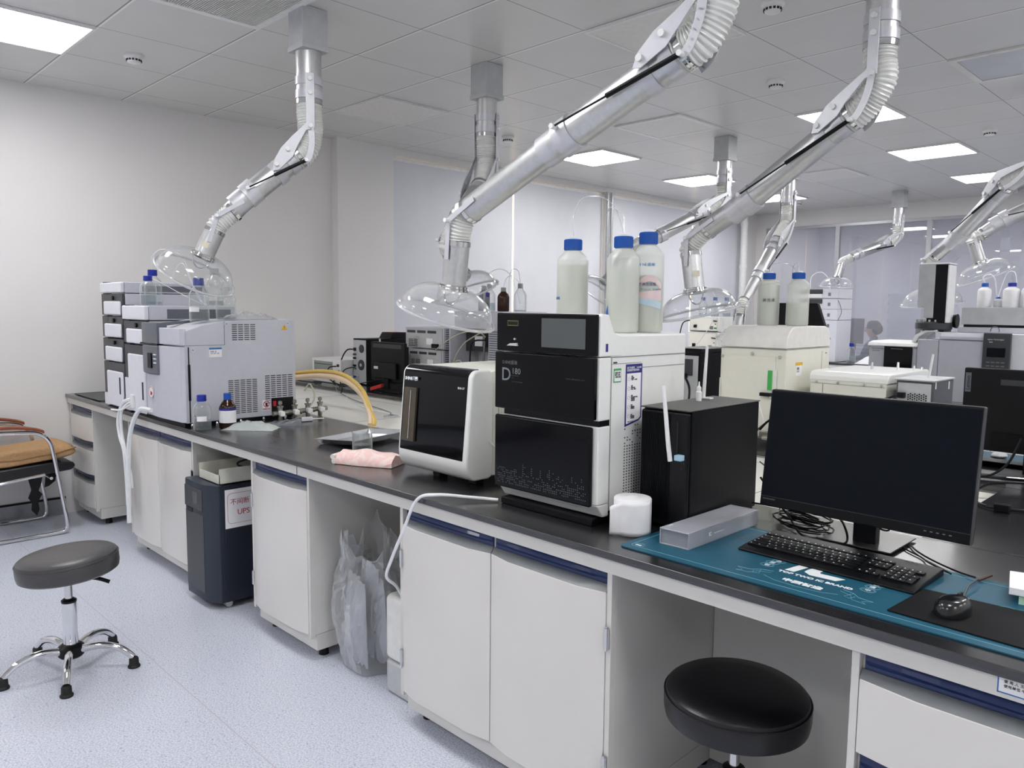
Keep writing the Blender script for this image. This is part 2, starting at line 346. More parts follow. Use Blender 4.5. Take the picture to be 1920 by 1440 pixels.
# ------------------------------------------------------------ ceiling fittings
def ceil_light(cx, cy, on, label, group):
    x, y = cx*.6+.3, cy*.6+.3
    t = thing('ceiling_light', label, 'light', (x, y, CEIL-.012), 0, group)
    b = B()
    for a in (-1, 1): b.box(*sorted((a*.298, a*.283)), -.298, .298, -.004, .012); b.box(-.283, .283, *sorted((a*.298, a*.283)), -.004, .012)
    part(b, 'frame', M_white, t, False); part(B().box(-.283, .283, -.283, .283, 0, .01), 'diffuser', M_lamp if on else M_off, t, False)
    return t
lights_on = [(-4, -1, 'lit square panel light at the left edge of the ceiling above the left wall'), (-4, 7, 'lit square panel light nearest of the three along the window wall'), (-4, 10, 'lit square panel light second of the three along the window wall'), (-4, 13, 'lit square panel light farthest of the three along the window wall'),
    (0, 7, 'lit square panel light behind the elbow of the middle right extraction arm'), (0, 10, 'lit square panel light in the middle of the right ceiling'), (0, 13, 'lit square panel light beside the far partition at the right edge')]
for cx, cy, l in lights_on: ceil_light(cx, cy, True, l, 'lit ceiling panel lights')
for cx, cy in ((0, -1), (4, -1), (4, 7), (4, 11), (-4, -5), (0, -5), (4, -5), (4, 3), (8, 3), (8, -1), (8, 7)): ceil_light(cx, cy, True, 'unseen panel light added to the ceiling so the room is lit evenly', 'lit ceiling panel lights')  # out-of-view panels continuing the grid, added for even room light
for cx, cy, l in ((-4, 3, 'unlit square panel light behind the leftmost extraction arm'), (0, 3, 'unlit square panel light behind the big near extraction arm')): ceil_light(cx, cy, False, l, 'unlit ceiling panel lights')
for x, y_ in ((-4, 17), (0, 17), (4, 17)): ceil_light(x, y_, True, 'panel light added to brighten the room behind the glass partition', 'lit ceiling panel lights')  # added lamps that brighten what shows through the panes
def vent(cx, cy, label, kind):
    x, y = cx*.6+.3, cy*.6+.3
    t = thing('ceiling_vent', label, 'vent', (x, y, CEIL-.008), 0, 'ceiling vents')
    b = B()
    for a in (-1, 1): b.box(*sorted((a*.3, a*.262)), -.3, .3, -.004, .008); b.box(-.262, .262, *sorted((a*.3, a*.262)), -.004, .008)
    part(b, 'frame', M_white if kind != 'alu' else M_off, t, False)
    if kind == 'grille':
        part(B().box(-.262, .262, -.262, .262, .004, .008), 'backing', M_lip, t, False)
        b = B()
        for i in range(48): b.box(-.262, .262, -.26+i*.011, -.256+i*.011, -.002, .006)
        part(b, 'grille', M_off, t, False)
    elif kind == 'alu': part(B().box(-.262, .262, -.262, .262, -.001, .006), 'baffle', mat('satin baffle', (205, 206, 208), .22, .5, scale=6, bump=.4), t, False)
    else: part(B().box(-.262, .262, -.262, .262, -.002, .006), 'baffle', M_off, t, False)
vent(-2, 0, 'perforated return air grille at the top left of the ceiling', 'grille'); vent(-2, 6, 'square ceiling air panel with a raised white frame', 'panel')
vent(-2, 11, 'small looking square air vent near the far partition', 'panel'); vent(2, 6, 'shiny silver ceiling air panel at the right edge', 'alu')
sm = None
for x, y, l in ((-2.14, .30, 'white round smoke detector between the left panel light and the return grille'), (-2.09, 3.29, 'white round smoke detector right of the second extraction arm duct'), (.30, 3.32, 'white round smoke detector in the middle of the ceiling'), (.88, 2.13, 'white round smoke detector cut by the top edge of the picture'),
                (.90, 5.71, 'white round smoke detector above the right panel light'), (-2.07, 8.68, 'small white smoke detector near the far bulkhead'), (.28, 8.80, 'white smoke detector at the right near the far partition')):
    if sm is None:
        sm = thing('smoke_detector', l, 'smoke detector', (x, y, CEIL), 0, 'smoke detectors')
        part(B().lathe([(.053, 0), (.055, -.012), (.05, -.02), (.042, -.024), (.036, -.045), (.02, -.05), (0, -.05)]), 'housing', M_white, sm, False)
        b = B()
        for i in range(14):
            a = 2*PI*i/14; c_ = V3(math.cos(a), math.sin(a), 0); b.obox(c_*.0405+V3(0, 0, -.034), (-c_.y, c_.x, 0), (0, 0, 1), c_, .0055, .005, .002)
        part(b, 'slots', M_hole, sm, False)
    else: place(copy_tree(sm), (x, y, CEIL), None, l)
# ------------------------------------------------------------ benches
WT = .845
def cabinet(x0, x1, yf, dy, kind, label, hinge='l', y1=None):
    """base cabinet; front at yf facing -dy side (dy=+1: front looks to -Y)"""
    yb = yf+dy*.62 if y1 is None else y1
    def bx(b, xa, xb, ya, yb_, za, zb): return b.box(xa, xb, min(ya, yb_), max(ya, yb_), za, zb)
    t = thing('base_cabinet', label, 'cabinet', ((x0+x1)/2, (yf+yb)/2, 0), 0, 'white base cabinets under the benches')
    b = B(); bx(b, x0, x1, yf+dy*.022, yb, .115, .782); part(b, 'body', M_cabd, t, bev=.0015)
    b = B(); bx(b, x0+.005, x1, yf+dy*.03, yb, .045, .114); part(b, 'plinth', M_cabd, t)
    for fx_ in (x0+.05, x1-.05):
        for fy in (yf+dy*.09, yb-dy*.06): part(B().cyl((fx_, fy, 0), (fx_, fy, .044), .022, .018), 'foot', M_black, t)
    for xa, xb in ((x0, x0+.016), (x1-.016, x1)):
        b = B(); bx(b, xa, xb, yf+dy*.002, yf+dy*.0225, .10, .782); part(b, 'front_stile', M_cabd, t, bev=.001)
    def front(xa, xb, za, zb, name, wide):
        w = xb-xa; q = w*.2; d = .018
        P = [(xa, yf+dy*.02), (xa, yf), (xa+q, yf-dy*d), (xb-q, yf-dy*d), (xb, yf), (xb, yf+dy*.02)]
        if dy < 0: P.reverse()
        o = part(B().prism(P, za, zb-.058), name, M_cab, t, bev=.0015)
        # recessed blue pull and its grey sloping lip
        b = B(); bx(b, xa+.004, xb-.004, yf+dy*.016, yf+dy*.021, zb-.052, zb-.001)
        n = 8
        for i in range(n):
            u0, u1 = i/n, (i+1)/n; f = lambda u: math.sin(PI*u)**.7*.014+.002
            vs = [(xa+.006+(w-.012)*u0, yf+dy*(.016-f(u0)), zb-.02), (xa+.006+(w-.012)*u1, yf+dy*(.016-f(u1)), zb-.02), (xa+.006+(w-.012)*u1, yf+dy*.016, zb-.001), (xa+.006+(w-.012)*u0, yf+dy*.016, zb-.001)]
            vb = [(v[0], yf+dy*.017, zb-.032) for v in vs[:2]]
            b.poly(vs); b.poly([vs[1], vs[0], vb[0], vb[1]])
        part(b, 'recessed_pull', M_blue, o, label='navy blue recessed pull')
        P2 = [(xa, yf+dy*.018), (xa, yf+dy*.001), (xa+q, yf-dy*(d-.001)), (xb-q, yf-dy*(d-.001)), (xb, yf+dy*.001), (xb, yf+dy*.018)]
        b = B(); bt = [b.m.verts.new((p[0], p[1], zb-.0585)) for p in P2]; tp = [b.m.verts.new((p[0], (p[1] if k in (0, 5) else yf+dy*.012), zb-.040)) for k, p in enumerate(P2)]
        b.m.faces.new(bt); b.m.faces.new(tp)
        for i in range(6): b.m.faces.new((bt[i], bt[(i+1) % 6], tp[(i+1) % 6], tp[i]))
        part(b, 'pull_lip', M_lip, o, label='grey sloping lip')
        return o
    def hinge_at(x, s, o):
        for z in (.24, .60):
            b = B().cyl((x, yf-dy*.004, z-.03), (x, yf-dy*.004, z+.03), .005).box(x-.008, x+.008, min(yf-dy*.003, yf), max(yf-dy*.003, yf), z-.028, z+.028)
            b.cyl((x, yf-dy*.004, z-.034), (x, yf-dy*.004, z+.034), .003)
            part(b, 'hinge', M_steel, o, label='bright steel hinge')
    if kind == 'doors':
        m = (x0+x1)/2; o = front(x0+.018, m-.002, .118, .782, 'door', 0); hinge_at(x0+.011, -1, o)
        o = front(m+.002, x1-.018, .118, .782, 'door', 0); hinge_at(x1-.011, 1, o)
    elif kind == 'door':
        o = front(x0+.018, x1-.018, .118, .782, 'door', 0); hinge_at(x0+.011 if hinge == 'l' else x1-.011, -1, o)
    else:
        for za, zb in ((.118, .338), (.342, .562), (.566, .782)): front(x0+.018, x1-.018, za, zb, 'drawer', 1)
    return t
def worktop(x0, x1, y0, y1, label, ends=None, fr=None):
    t = thing('worktop', label, 'worktop', ((x0+x1)/2, (y0+y1)/2, .782))
    b = B(); b.box(x0, x1, y0, y1, .823, WT)
    if ends: b.box(*ends, .823, WT)
    part(b, 'slab', M_top, t, bev=.003)
    b = B(); b.box(x0, x1, y0+.012, y0+.03, .7825, .8225).box(x0, x1, y1-.03, y1-.012, .7825, .8225)
    part(b, 'apron', M_cabd, t, bev=.001)
    return t
t = worktop(XW+.002, 3.5, .155, .905, 'long black worktop in the foreground carrying the black and white analyser', (2.035, 3.5, .904, 1.80))
# thin dark joint of the apron and the asset sticker on it
part(B().box(-.105, -.103, .1655, .168, .7825, .8225), 'apron_joint', M_hole, t)
st = part(B().box(2.40, 2.50, .1655, .1668, .792, .833), 'asset_sticker', M_paper, t, label='white sticker with blue border and three lines of small print')
b = B(); b.box(2.40, 2.402, .1648, .1656, .792, .833).box(2.498, 2.50, .1648, .1656, .792, .833).box(2.40, 2.50, .1648, .1656, .792, .794).box(2.40, 2.50, .1648, .1656, .831, .833); part(b, 'sticker_border', M_inkb, st)
for i, s in enumerate(('仪器名称 仪器台', '使 用 人 王生明', '使用单位 中检院')): text(s, 'sticker_print', .0065, (2.410, .1652, .821-.0085*i), (1, 0, 0), (0, 0, 1), M_ink, st)
worktop(-3.183, 3.5, 1.80, 2.56, 'black worktop of the second bench row, behind the white channel cover')
t = thing('service_channel', 'white service channel cover between the first two worktops', 'cable channel', (-.6, 1.35, .70))
b = B(); b.box(-3.18, 2.034, .906, 1.799, .80, .815); part(b, 'cover', M_cover, t)
b = B()
for x in (-2.2, -1.0, .2, 1.4): b.box(x-.002, x+.002, .91, 1.795, .8152, .8156)
for y in (1.02, 1.69): b.box(-3.17, 2.03, y-.0015, y+.0015, .8152, .8156)
part(b, 'cover_seams', M_lip, t)
part(B().box(-3.18, 2.034, .95, .96, .05, .80).box(-3.18, 2.034, 1.74, 1.75, .05, .80), 'service_panel', M_cabd, t)
for x, y in ((-1.05, 1.32), (-.34, 1.36)):
    b = B().lathe([(.045, 0), (.045, .006), (.03, .010), (.018, .010), (.018, .002)], (x, y, .8155), n=20); g_ = part(b, 'cable_grommet', M_alu2, t); part(B().cyl((x, y, .8155), (x, y, .824), .016), 'grommet_hole', M_hole, g_)
cabinet(-3.262, -2.765, .175, 1, 'drawers', 'white three-drawer base cabinet against the left wall')
cabinet(-2.105, -1.172, .175, 1, 'doors', 'white two-door base cabinet under the grey mass spectrometer, hoses in front')
cabinet(-.535, -.030, .175, 1, 'door', 'narrow white one-door base cabinet right of the black power backup unit')
cabinet(.585, 1.515, .175, 1, 'doors', 'large white two-door base cabinet under the black and white analyser')
cabinet(2.138, 2.75, .175, 1, 'drawers', 'white drawer base cabinet at the bottom right corner')
# back panels of the knee spaces
for x0, x1 in ((-2.764, -2.106), (-1.171, -.536), (-.029, .584), (1.516, 2.137)):
    solo(B().box(x0+.001, x1-.001, .70, .712, .05, .7825), 'modesty_panel', M_cabd, {(-2.764): 'white back panel of the knee space by the left wall drawers', (-1.171): 'white back panel behind the black power backup unit', (-.029): 'white back panel behind the clear refuse bag', 1.516: 'white back panel of the knee space behind the near black stool'}[x0], 'panel', 'knee space back panels')
# second bench: cabinets facing away
for i, (a, c) in enumerate(((-3.1, -2.2), (-1.5, -.6), (.2, 1.1), (1.6, 2.5))): cabinet(a, c, 2.545, -1, 'doors', 'white two-door base cabinet of the second bench row, facing away', y1=1.9)
# third and fourth rows
worktop(-3.183, 3.5, 4.03, 4.78, 'black worktop of the third bench row carrying the grey gas chromatograph')
worktop(-3.1, 3.5, 5.40, 6.15, 'black worktop of the fourth bench row, below the white module stack')
t = thing('service_channel', 'white service channel cover between the two farther worktops', 'cable channel', (0, 5.09, .70))
part(B().box(-3.18, 3.4, 4.781, 5.399, .80, .815), 'cover', M_cover, t)
worktop(-3.0, 3.5, 7.95, 8.70, 'black worktop of the farthest bench row in front of the glass partition')
for i, (a, c, k) in enumerate(((-3.1, -2.2, 'doors'), (-1.6, -.62, 'doors'), (-.36, .55, 'doors'), (1.0, 1.9, 'doors'))): cabinet(a, c, 4.05, 1, k, ['white base cabinet at the window end of the third bench row', 'white base cabinet of the third bench row, left of the gap behind the analyser', 'white base cabinet with a blue pull seen just above the black computer tower', 'white base cabinet under the grey gas chromatograph'][i])
for a, c in ((-3.1, -2.2), (-1.6, -.62), (.4, 1.3)): cabinet(a, c, 6.13, -1, 'doors', 'white two-door base cabinet of the fourth bench row, facing the far partition', y1=5.5)
for a, c in ((-2.7, -1.8), (-.9, 0), (.8, 1.7)): cabinet(a, c, 7.97, 1, 'doors', 'white two-door base cabinet of the farthest bench row')
# ------------------------------------------------------------ extraction arms
def dome(b, c, ax, R, h, n=48, th=.003):
    """spherical-cap shell with a rolled rim, opening at c, apex on -ax side; ax points out of the opening"""
    c, ax = V3(c), V3(ax).normalized(); pr = []
    r0 = .052
    for i in range(15):
        t = i/14; r = r0+(R-r0)*math.sin(t*PI/2*.98); z = -h*math.cos(t*PI/2*.98)**.9; pr.append((r, z))
    pr += [(R+.006, .004), (R+.013, .002), (R+.017, -.003), (R+.015, -.008)]
    inn = [(r-th, z+th*.6) for r, z in reversed(pr[:15])]
    pr2 = pr+[(R+.010, -.005), (R+.003, .0)]+inn
    u = ax.orthogonal().normalized(); v = ax.cross(u)
    rr = [b.ring(c+ax*z, u, v, r, n) for r, z in pr2]
    b.rings(rr, False)
    for i in range(n): b.m.faces.new((rr[-1][i], rr[-1][(i+1) % n], rr[0][(i+1) % n], rr[0][i]))
    return b
def corr(pts, r, pitch=.013, amp=.004, k=5):
    """corrugated tube path + radii"""
    P = cr(pts, 10); L = 0; out = [P[0]]; acc = [0]
    for a, c in zip(P, P[1:]): L += (c-a).length; acc.append(L)
    n = max(8, int(L/pitch)*k//2); res = []; rad = []
    for i in range(n+1):
        s = L*i/n; j = 0
        while j < len(acc)-2 and acc[j+1] < s: j += 1
        t = (s-acc[j])/max(1e-6, acc[j+1]-acc[j]); res.append(P[j].lerp(P[j+1], t)); rad.append(r+amp*math.sin(2*PI*s/pitch))
    return res, rad
def hv(r, u, f): return V3(.704*r-.707*f, .711*r+.70*f, u)   # tilt of a hood: along the room diagonal, up, across it
def arm(mx, my, pts, label, hdir=None, side=1, hr=.18, box=True, tele=.55, stick=False):
    F0, EL, D0, J, D1, N0, N1, HC = [V3(p) for p in pts]
    t = thing('extraction_arm', label, 'extraction arm', (mx, my, CEIL), 0, 'ceiling mounted extraction arms')
    up = V3(0, 0, 1); u = V3(D1.x-mx, D1.y-my, 0).normalized(); n = u.cross(up)*side
    b = B().box(mx-.069, mx+.069, my-.069, my+.069, 2.735, CEIL-.001); o = part(b, 'ceiling_box', M_tin, t, bev=.003)
    part(B().box(mx-.073, mx+.073, my-.073, my+.073, 2.714, 2.738), 'box_flange', M_tin, o, bev=.002)
    zt = 2.714; zf = F0.z+.02
    part(B().cyl((mx, my, zf), (mx, my, zt), .062, n=32), 'drop_tube', M_alu, t)
    for z in (zf+.03, zf+.095): part(B().cyl((mx, my, z-.02), (mx, my, z+.02), .067, n=32), 'white_collar', M_alu2, t)
    dd = (D1-D0).normalized(); Z0 = V3(mx, my, zf)
    # upper flexible elbow
    path = [Z0, V3(mx, my, F0.z-.04), EL.lerp(V3(mx, my, EL.z), .5)-u*.012, D0-dd*.045, D0+dd*.03]
    P, R_ = corr(path, .060, .0125, .0033, 10); part(B().tube(P, R_, 26), 'upper_flexible_duct', M_flex, t)
    part(B().cyl(Z0+up*.006, Z0-up*.014, .066, n=32), 'hose_clamp', M_steel, t); part(B().cyl(D0-dd*.0, D0+dd*.018, .064, n=32), 'hose_clamp', M_steel, t)
    # tubes of the arm
    part(B().cyl(D0+dd*.012, J+dd*.06, .056, n=36), 'upper_tube', M_alu, t)
    part(B().cyl(J, D1, .049, n=36), 'lower_tube', M_alu, t)
    for q, rr_, l in ((D0+dd*.055, .061, .022), (D0+dd*.135, .061, .022), (J-dd*.0, .0625, .032), (J+dd*.075, .056, .03)): part(B().cyl(q-dd*l, q+dd*l, rr_, n=36), 'white_collar', M_alu2, t)
    # side plates with window opening
    pv = V3(mx, my, EL.z+.02)-u*.0; pn = dd.cross(n)
    if pn.dot(up) < 0: pn = -pn
    for s in (1, -1):
        o3 = n*s*.071; b = B()
        def strip(pts2, wd, th=.004):
            for a, c in zip(pts2, pts2[1:]):
                d = (c-a).normalized(); b.obox((a+c)/2+o3, d, n, d.cross(n), (c-a).length/2+wd*.35, th/2, wd)
        strip([V3(mx, my, zf+.115), pv+up*.0], .021)
        pd_ = (D0-pv).normalized(); R = [pv+up*.028-pd_*.01, D0+pn*.082-dd*.03, D0+pn*.074+dd*.05, D0+dd*.12+pn*.050, D0+dd*.155+pn*.018, D0+dd*.13+pn*.002, D0+dd*.035+pn*.008, D0-dd*.012+pn*.030, pv+pd_*.035+pn*.012, pv-pn*.012]
        va_ = [b.m.verts.new(q_+o3+n*s*.002) for q_ in R]; vb_ = [b.m.verts.new(q_+o3-n*s*.002) for q_ in R]; b.m.faces.new(va_); b.m.faces.new(list(reversed(vb_)))
        for i_ in range(len(R)): j_ = (i_+1) % len(R); b.m.faces.new((va_[i_], va_[j_], vb_[j_], vb_[i_]))
        strip(cr([pv, pv.lerp(D0, .35)-pn*.036, pv.lerp(D0, .8)-pn*.052, D0-pn*.045+dd*.01], 3), .0150)
        pl = part(b, 'side_plate', M_alu2, t, bev=.0015)
        for q in (pv, V3(mx, my, zf+.095), V3(mx, my, zf+.03), D0+pn*.05+dd*.03, D0+pn*.03+dd*.12): part(B().cyl(q+o3, q+o3+n*s*.012, .011, n=14), 'bolt_cap', M_white, pl)
        if s*n.dot(V3(1, -1.3, 0)) < 0: continue
        g0 = D0-pn*.045+o3+n*s*.014; g1 = J+pn*.02+o3*.94+n*s*.010; m_ = g0.lerp(g1, .55)
        gs = part(B().cyl(g0, m_, .0085, n=12), 'gas_spring', M_blackm, t, label='black gas spring')
        part(B().cyl(m_, g1, .0035, n=10), 'spring_rod', M_blackm, gs)
        part(B().cyl(g1-n*s*.03, g1+n*s*.012, .009, n=12), 'bolt_cap', M_white, t); part(B().cyl(g0-n*s*.02, g0+n*s*.012, .009, n=12), 'bolt_cap', M_white, t)
    # lower elbow and nozzle
    nd = (N1-N0).normalized()
    P, R_ = corr([D1-dd*.01, D1+dd*.03, N0-nd*.03, N0+nd*.01], .046, .014, .0035, 10); part(B().tube(P, R_, 24), 'lower_flexible_duct', M_flex, t)
    part(B().cyl(D1-dd*.014, D1+dd*.002, .0525, n=32), 'hose_clamp', M_steel, t); part(B().cyl(N0-nd*.004, N0+nd*.014, .051, n=32), 'hose_clamp', M_steel, t)
    K = D1.lerp(N0, .5)
    outw = ((D1-dd*.1)+(N0+nd*.1))/2-K; outw = -outw.normalized() if outw.length > .01 else pn
    for s in (1, -1):
        o3 = n*s*.054; kk = K+outw*.035+o3; b = B()
        for a, c in ((D1-dd*.07+o3, kk), (kk, N0+nd*.06+o3)):
            d = (c-a).normalized(); b.obox((a+c)/2, d, n, d.cross(n), (c-a).length/2+.006, .002, .010)
        br = part(b, 'elbow_bracket', M_alu2, t, bev=.001)
        part(B().cyl(kk, kk+n*s*.02, .008, n=12), 'bolt_cap', M_white, br)
    part(B().cyl(N0, N1, .0475, n=32), 'nozzle_tube', M_alu, t)
    part(B().lathe([(.049, -.012), (.056, -.008), (.056, 0), (.059, .002), (.059, .010), (.05, .014)], N1, nd, 32, False), 'nozzle_ring', M_steel, t)
    hd = V3(hdir).normalized() if hdir else nd
    b = B(); v_ = hd.cross(n).normalized(); q = [N1+v_*.04*math.cos(a)+hd*(.012+.055*math.sin(a)) for a in [PI*i/12 for i in range(13)]]
    part(b.tube(q, .0035, 8), 'wire_handle', M_steel, t)
    c_ = N1+hd*(hr*.60)
    part(dome(B(), c_, hd, hr, hr*.60), 'clear_hood', M_glass, t, label='clear dome hood')
    uu = hd.orthogonal().normalized(); vv = hd.cross(uu)
    part(B().tube([c_+hd*.001+(uu*math.cos(a)+vv*math.sin(a))*(hr+.012) for a in [2*PI*i/64 for i in range(64)]], .0055, 10, closed=True), 'hood_rim', M_rim, t, label='thick clear rim of the hood')
    if stick:
        sd = V3(*stick); part(B().obox((N0+N1)/2+sd*.049+nd*.01, nd.cross(sd), nd, sd, .016, .014, .0008), 'paper_sticker', mat('aged paper', (214, 208, 190), .6), t, label='paper sticker')
    return t
arm(-.80, .655, [(-.79, .66, 2.458), (-.81, .64, 2.33), (-.824, .607, 2.215), (-.925, .40, 2.02), (-.964, .32, 1.923), (-.999, .25, 1.833), (-1.025, .198, 1.708), (-1.057, .133, 1.604)], 'extraction arm farthest left, hood over the grey mass spectrometer', hdir=hv(-.5, -.85, .2), stick=(.75, -.62, 0))
arm(-.80, 1.854, [(-.806, 1.86, 2.49), (-.80, 1.85, 2.34), (-.73, 1.75, 2.183), (-.62, 1.50, 1.99), (-.60, 1.42, 1.895), (-.61, 1.40, 1.79), (-.69, 1.56, 1.66), (-.74, 1.63, 1.60)], 'extraction arm second from left, mostly behind the big near arm', hdir=hv(.3, -.9, .2))
arm(1.47, .655, [(1.47, .657, 2.453), (1.46, .656, 2.351), (1.391, .646, 2.25), (.964, .598, 2.049), (.523, .548, 1.833), (.464, .542, 1.718), (.442, .539, 1.547), (.395, .534, 1.475)], 'big nearest extraction arm crossing the upper middle of the photo', hdir=hv(-.27, -.95, .17))
arm(1.49, 1.854, [(1.49, 1.854, 2.50), (1.476, 1.854, 2.38), (1.396, 1.856, 2.269), (.943, 1.867, 1.969), (.725, 1.872, 1.853), (.64, 1.874, 1.744), (.671, 1.873, 1.564), (.687, 1.873, 1.462)], 'extraction arm right of the big near one, its hood behind the three tall bottles', hdir=hv(.22, -.97, .04), stick=(.75, -.66, 0))
arm(-.76, 4.548, [(-.759, 4.549, 2.506), (-.776, 4.516, 2.407), (-.833, 4.407, 2.3), (-1.025, 4.036, 2.086), (-1.114, 3.865, 2.014), (-1.179, 3.739, 1.902), (-1.253, 3.597, 1.683), (-1.295, 3.517, 1.509)], 'extraction arm in the middle distance whose duct drops beside a lit panel light')
arm(-.80, 5.80, [(-.799, 5.76, 2.47), (-.799, 5.74, 2.30), (-.796, 5.60, 2.133), (-.792, 5.288, 1.822), (-.787, 5.007, 1.55), (-.786, 4.948, 1.421), (-.785, 4.90, 1.288), (-.785, 4.873, 1.145)], 'steeply lowered white extraction arm behind the cream instrument', hr=.15)
arm(-.75, 8.577, [(-.75, 8.58, 2.492), (-.755, 8.57, 2.383), (-.815, 8.46, 2.296), (-1.015, 8.102, 2.151), (-1.068, 8.006, 2.098), (-1.127, 7.899, 2.025), (-1.152, 7.856, 1.868), (-1.156, 7.848, 1.773)], 'small far extraction arm in front of the glass partition', hdir=hv(0, -1, .1))
arm(1.49, 4.548, [(1.44, 4.57, 2.50), (1.40, 4.60, 2.40), (1.301, 4.651, 2.327), (.984, 4.823, 2.024), (.804, 4.92, 1.893), (.753, 4.948, 1.81), (.785, 4.93, 1.65), (.83, 4.905, 1.60)], 'extraction arm at the right whose hood is behind the grey injection tower', hdir=hv(.12, -.97, .05), hr=.2)
arm(1.49, 5.80, [(1.46, 5.785, 2.46), (1.435, 5.775, 2.36), (1.306, 5.715, 2.318), (1.074, 5.607, 2.198), (.933, 5.542, 2.079), (.89, 5.522, 2.018), (.938, 5.545, 1.863), (.959, 5.554, 1.788)], 'extraction arm at the right edge with its clear hood tilted toward the camera', hdir=hv(.36, -.88, -.08), hr=.195)
# ------------------------------------------------------------ bottles
def reagent(loc, label, group, r=.043, h=.17, cap=M_cap, fill=.4, glass=None, liq=None, lab=None, capr=.5):
    t = thing('reagent_bottle', label, 'bottle', loc, 0, group); g = glass or M_bott
    n = r*.42; hs = h*.6; hc = h*.84
    pr = [(r*.9, 0), (r, .006), (r, hs), (r*.93, hs+r*.25), (r*.75, hs+r*.55), (n*1.15, hc-.006), (n, hc)]
    part(B().lathe(pr, n=28), 'glass_body', g, t, False)
    part(B().lathe([(r*capr+.001, hc-.002), (r*capr+.002, hc+.002), (r*capr+.001, h), (r*capr-.003, h+.001)], n=26), 'cap', cap, t, False)
    if fill: part(B().lathe([(r*.86, .004), (r*.95, .008), (r*.95, hs*fill), (r*.9, hs*fill+.001)], n=24), 'liquid', liq or M_liq, t, False)
    if lab:
        a0, a1, z0, z1, m = lab; b = B(); nn = 10
        A = [(math.cos(a0+(a1-a0)*i/nn)*(r+.0008), math.sin(a0+(a1-a0)*i/nn)*(r+.0008)) for i in range(nn+1)]
        for p, q in zip(A, A[1:]): b.poly([(*p, z0), (*q, z0), (*q, z1), (*p, z1)])
        part(b, 'paper_label', m, t, False)
    return t
# ------------------------------------------------------------ left stack of chromatography modules
def module(x0, x1, y0, y1, z0, z1, kind, label, depthside=True):
    t = thing('chromatography_module', label, 'laboratory instrument', ((x0+x1)/2, (y0+y1)/2, z0), 0, 'grey chromatography modules on the left of the near bench')
    zz = z1-.003
    part(B().box(x0, x1, y0+.022, y1, z0, zz), 'housing', M_grey, t, bev=.004)
    w = x1-x0
    if kind == 'tray':
        part(B().box(x0, x1, y0-.004, y0+.022, z0, zz), 'front_panel', M_greyw, t, bev=.008)
        part(B().box(x1, x1+.001, y0+.12, y1-.03, z0+.008, z1-.022), 'side_recess', M_dgrey, t)
    elif kind == 'mod':
        part(B().box(x0, x1, y0+.004, y0+.022, z0+.002, zz), 'dark_fascia', M_dkg, t, bev=.004)
        part(B().box(x0+w*.22, x1-.004, y0-.012, y0+.004, z0+.004, z1-(z1-z0)*.36), 'white_door', M_greyw, t, bev=.008)
        part(B().cyl((x0+w*.6, y0+.004, z1-.028), (x0+w*.6, y0-.006, z1-.028), .013, n=16), 'latch_knob', M_black, t)
    else:
        part(B().box(x0, x1, y0+.004, y0+.022, z1-.2, zz), 'dark_fascia', M_dkg, t, bev=.004)
        part(B().box(x0+w*.25, x1-.004, y0-.012, y0+.004, z0+.01, z1-.055), 'white_door', M_greyw, t, bev=.01)
        part(B().box(x0, x0+w*.24, y0, y0+.022, z0+.004, z1-.2), 'lower_panel', M_greyw, t, bev=.003)
        part(B().box(x1-.05, x1-.03, y0-.0135, y0-.0118, z0+.09, z0+.19), 'door_grip', M_hole, t)
    part(B().box(x0+.05, x0+.11, y0+.0, y0+.03, z1-.0035, z1+.0005), 'top_latch', M_black, t)
    return t
A0, A1, YA, YB = -2.48, -2.115, .17, .66
module(A0, A1, YA, YB, .848, 1.125, 'tall', 'tall grey base module of the far left instrument stack')
module(A0, A1, YA, YB, 1.126, 1.268, 'mod', 'dark fronted grey module, second from the bottom of the far left stack')
module(A0, A1, YA, YB, 1.27, 1.402, 'mod', 'dark fronted grey module, third from the bottom of the far left stack')
module(A0, A1, YA, YB, 1.404, 1.536, 'mod', 'dark fronted grey module just under the topmost tray of the far left stack')
module(A0, A1, YA, YB+.02, 1.538, 1.604, 'tray', 'pale grey solvent tray topmost in the far left instrument stack')
C0, C1 = -2.105, -1.745
module(C0, C1, YA, YB, .848, 1.245, 'tall', 'tall grey base module of the second stack, beside the mass spectrometer')
module(C0, C1, YA, YB, 1.247, 1.382, 'mod', 'dark fronted grey module in the middle of the second stack')
module(C0, C1, YA, YB+.03, 1.384, 1.468, 'tray', 'pale grey bottle tray on top of the second instrument stack')
# ------------------------------------------------------------ mass spectrometer
t = thing('mass_spectrometer', 'large light grey mass spectrometer with slotted side and dark curved front cover', 'laboratory instrument', (-1.46, .46, WT))
x0, x1 = -1.725, -1.205
part(B().prism([(.165, .868), (.78, .868), (.78, 1.396), (.38, 1.39), (.27, 1.372), (.165, 1.338)], x0+.03, x1, 'x'), 'housing', M_grey, t, bev=.005)
part(B().prism([(x0, .175), (x0+.03, .148), (x0+.22, .135), (x1-.02, .148), (x1, .164), (x1, .175)], .872, 1.258, 'z'), 'lower_front_door', M_grey, t, bev=.004)
part(B().prism([(x0+.26, .175), (x0+.26, .137), (x1-.02, .148), (x1, .164), (x1, .175)], 1.266, 1.352, 'z'), 'upper_front_cover', M_grey, t, bev=.004)
o = part(B().prism([(x0-.005, .18), (x0+.02, .135), (x0+.14, .118), (x0+.258, .128), (x0+.262, .18)], 1.266, 1.375, 'z').prism([(.14, 1.372), (.16, 1.378), (.40, 1.397), (.40, 1.391), (.17, 1.36)], x0+.235, x0+.262, 'x'), 'dark_cover', M_dgrey, t, bev=.006)
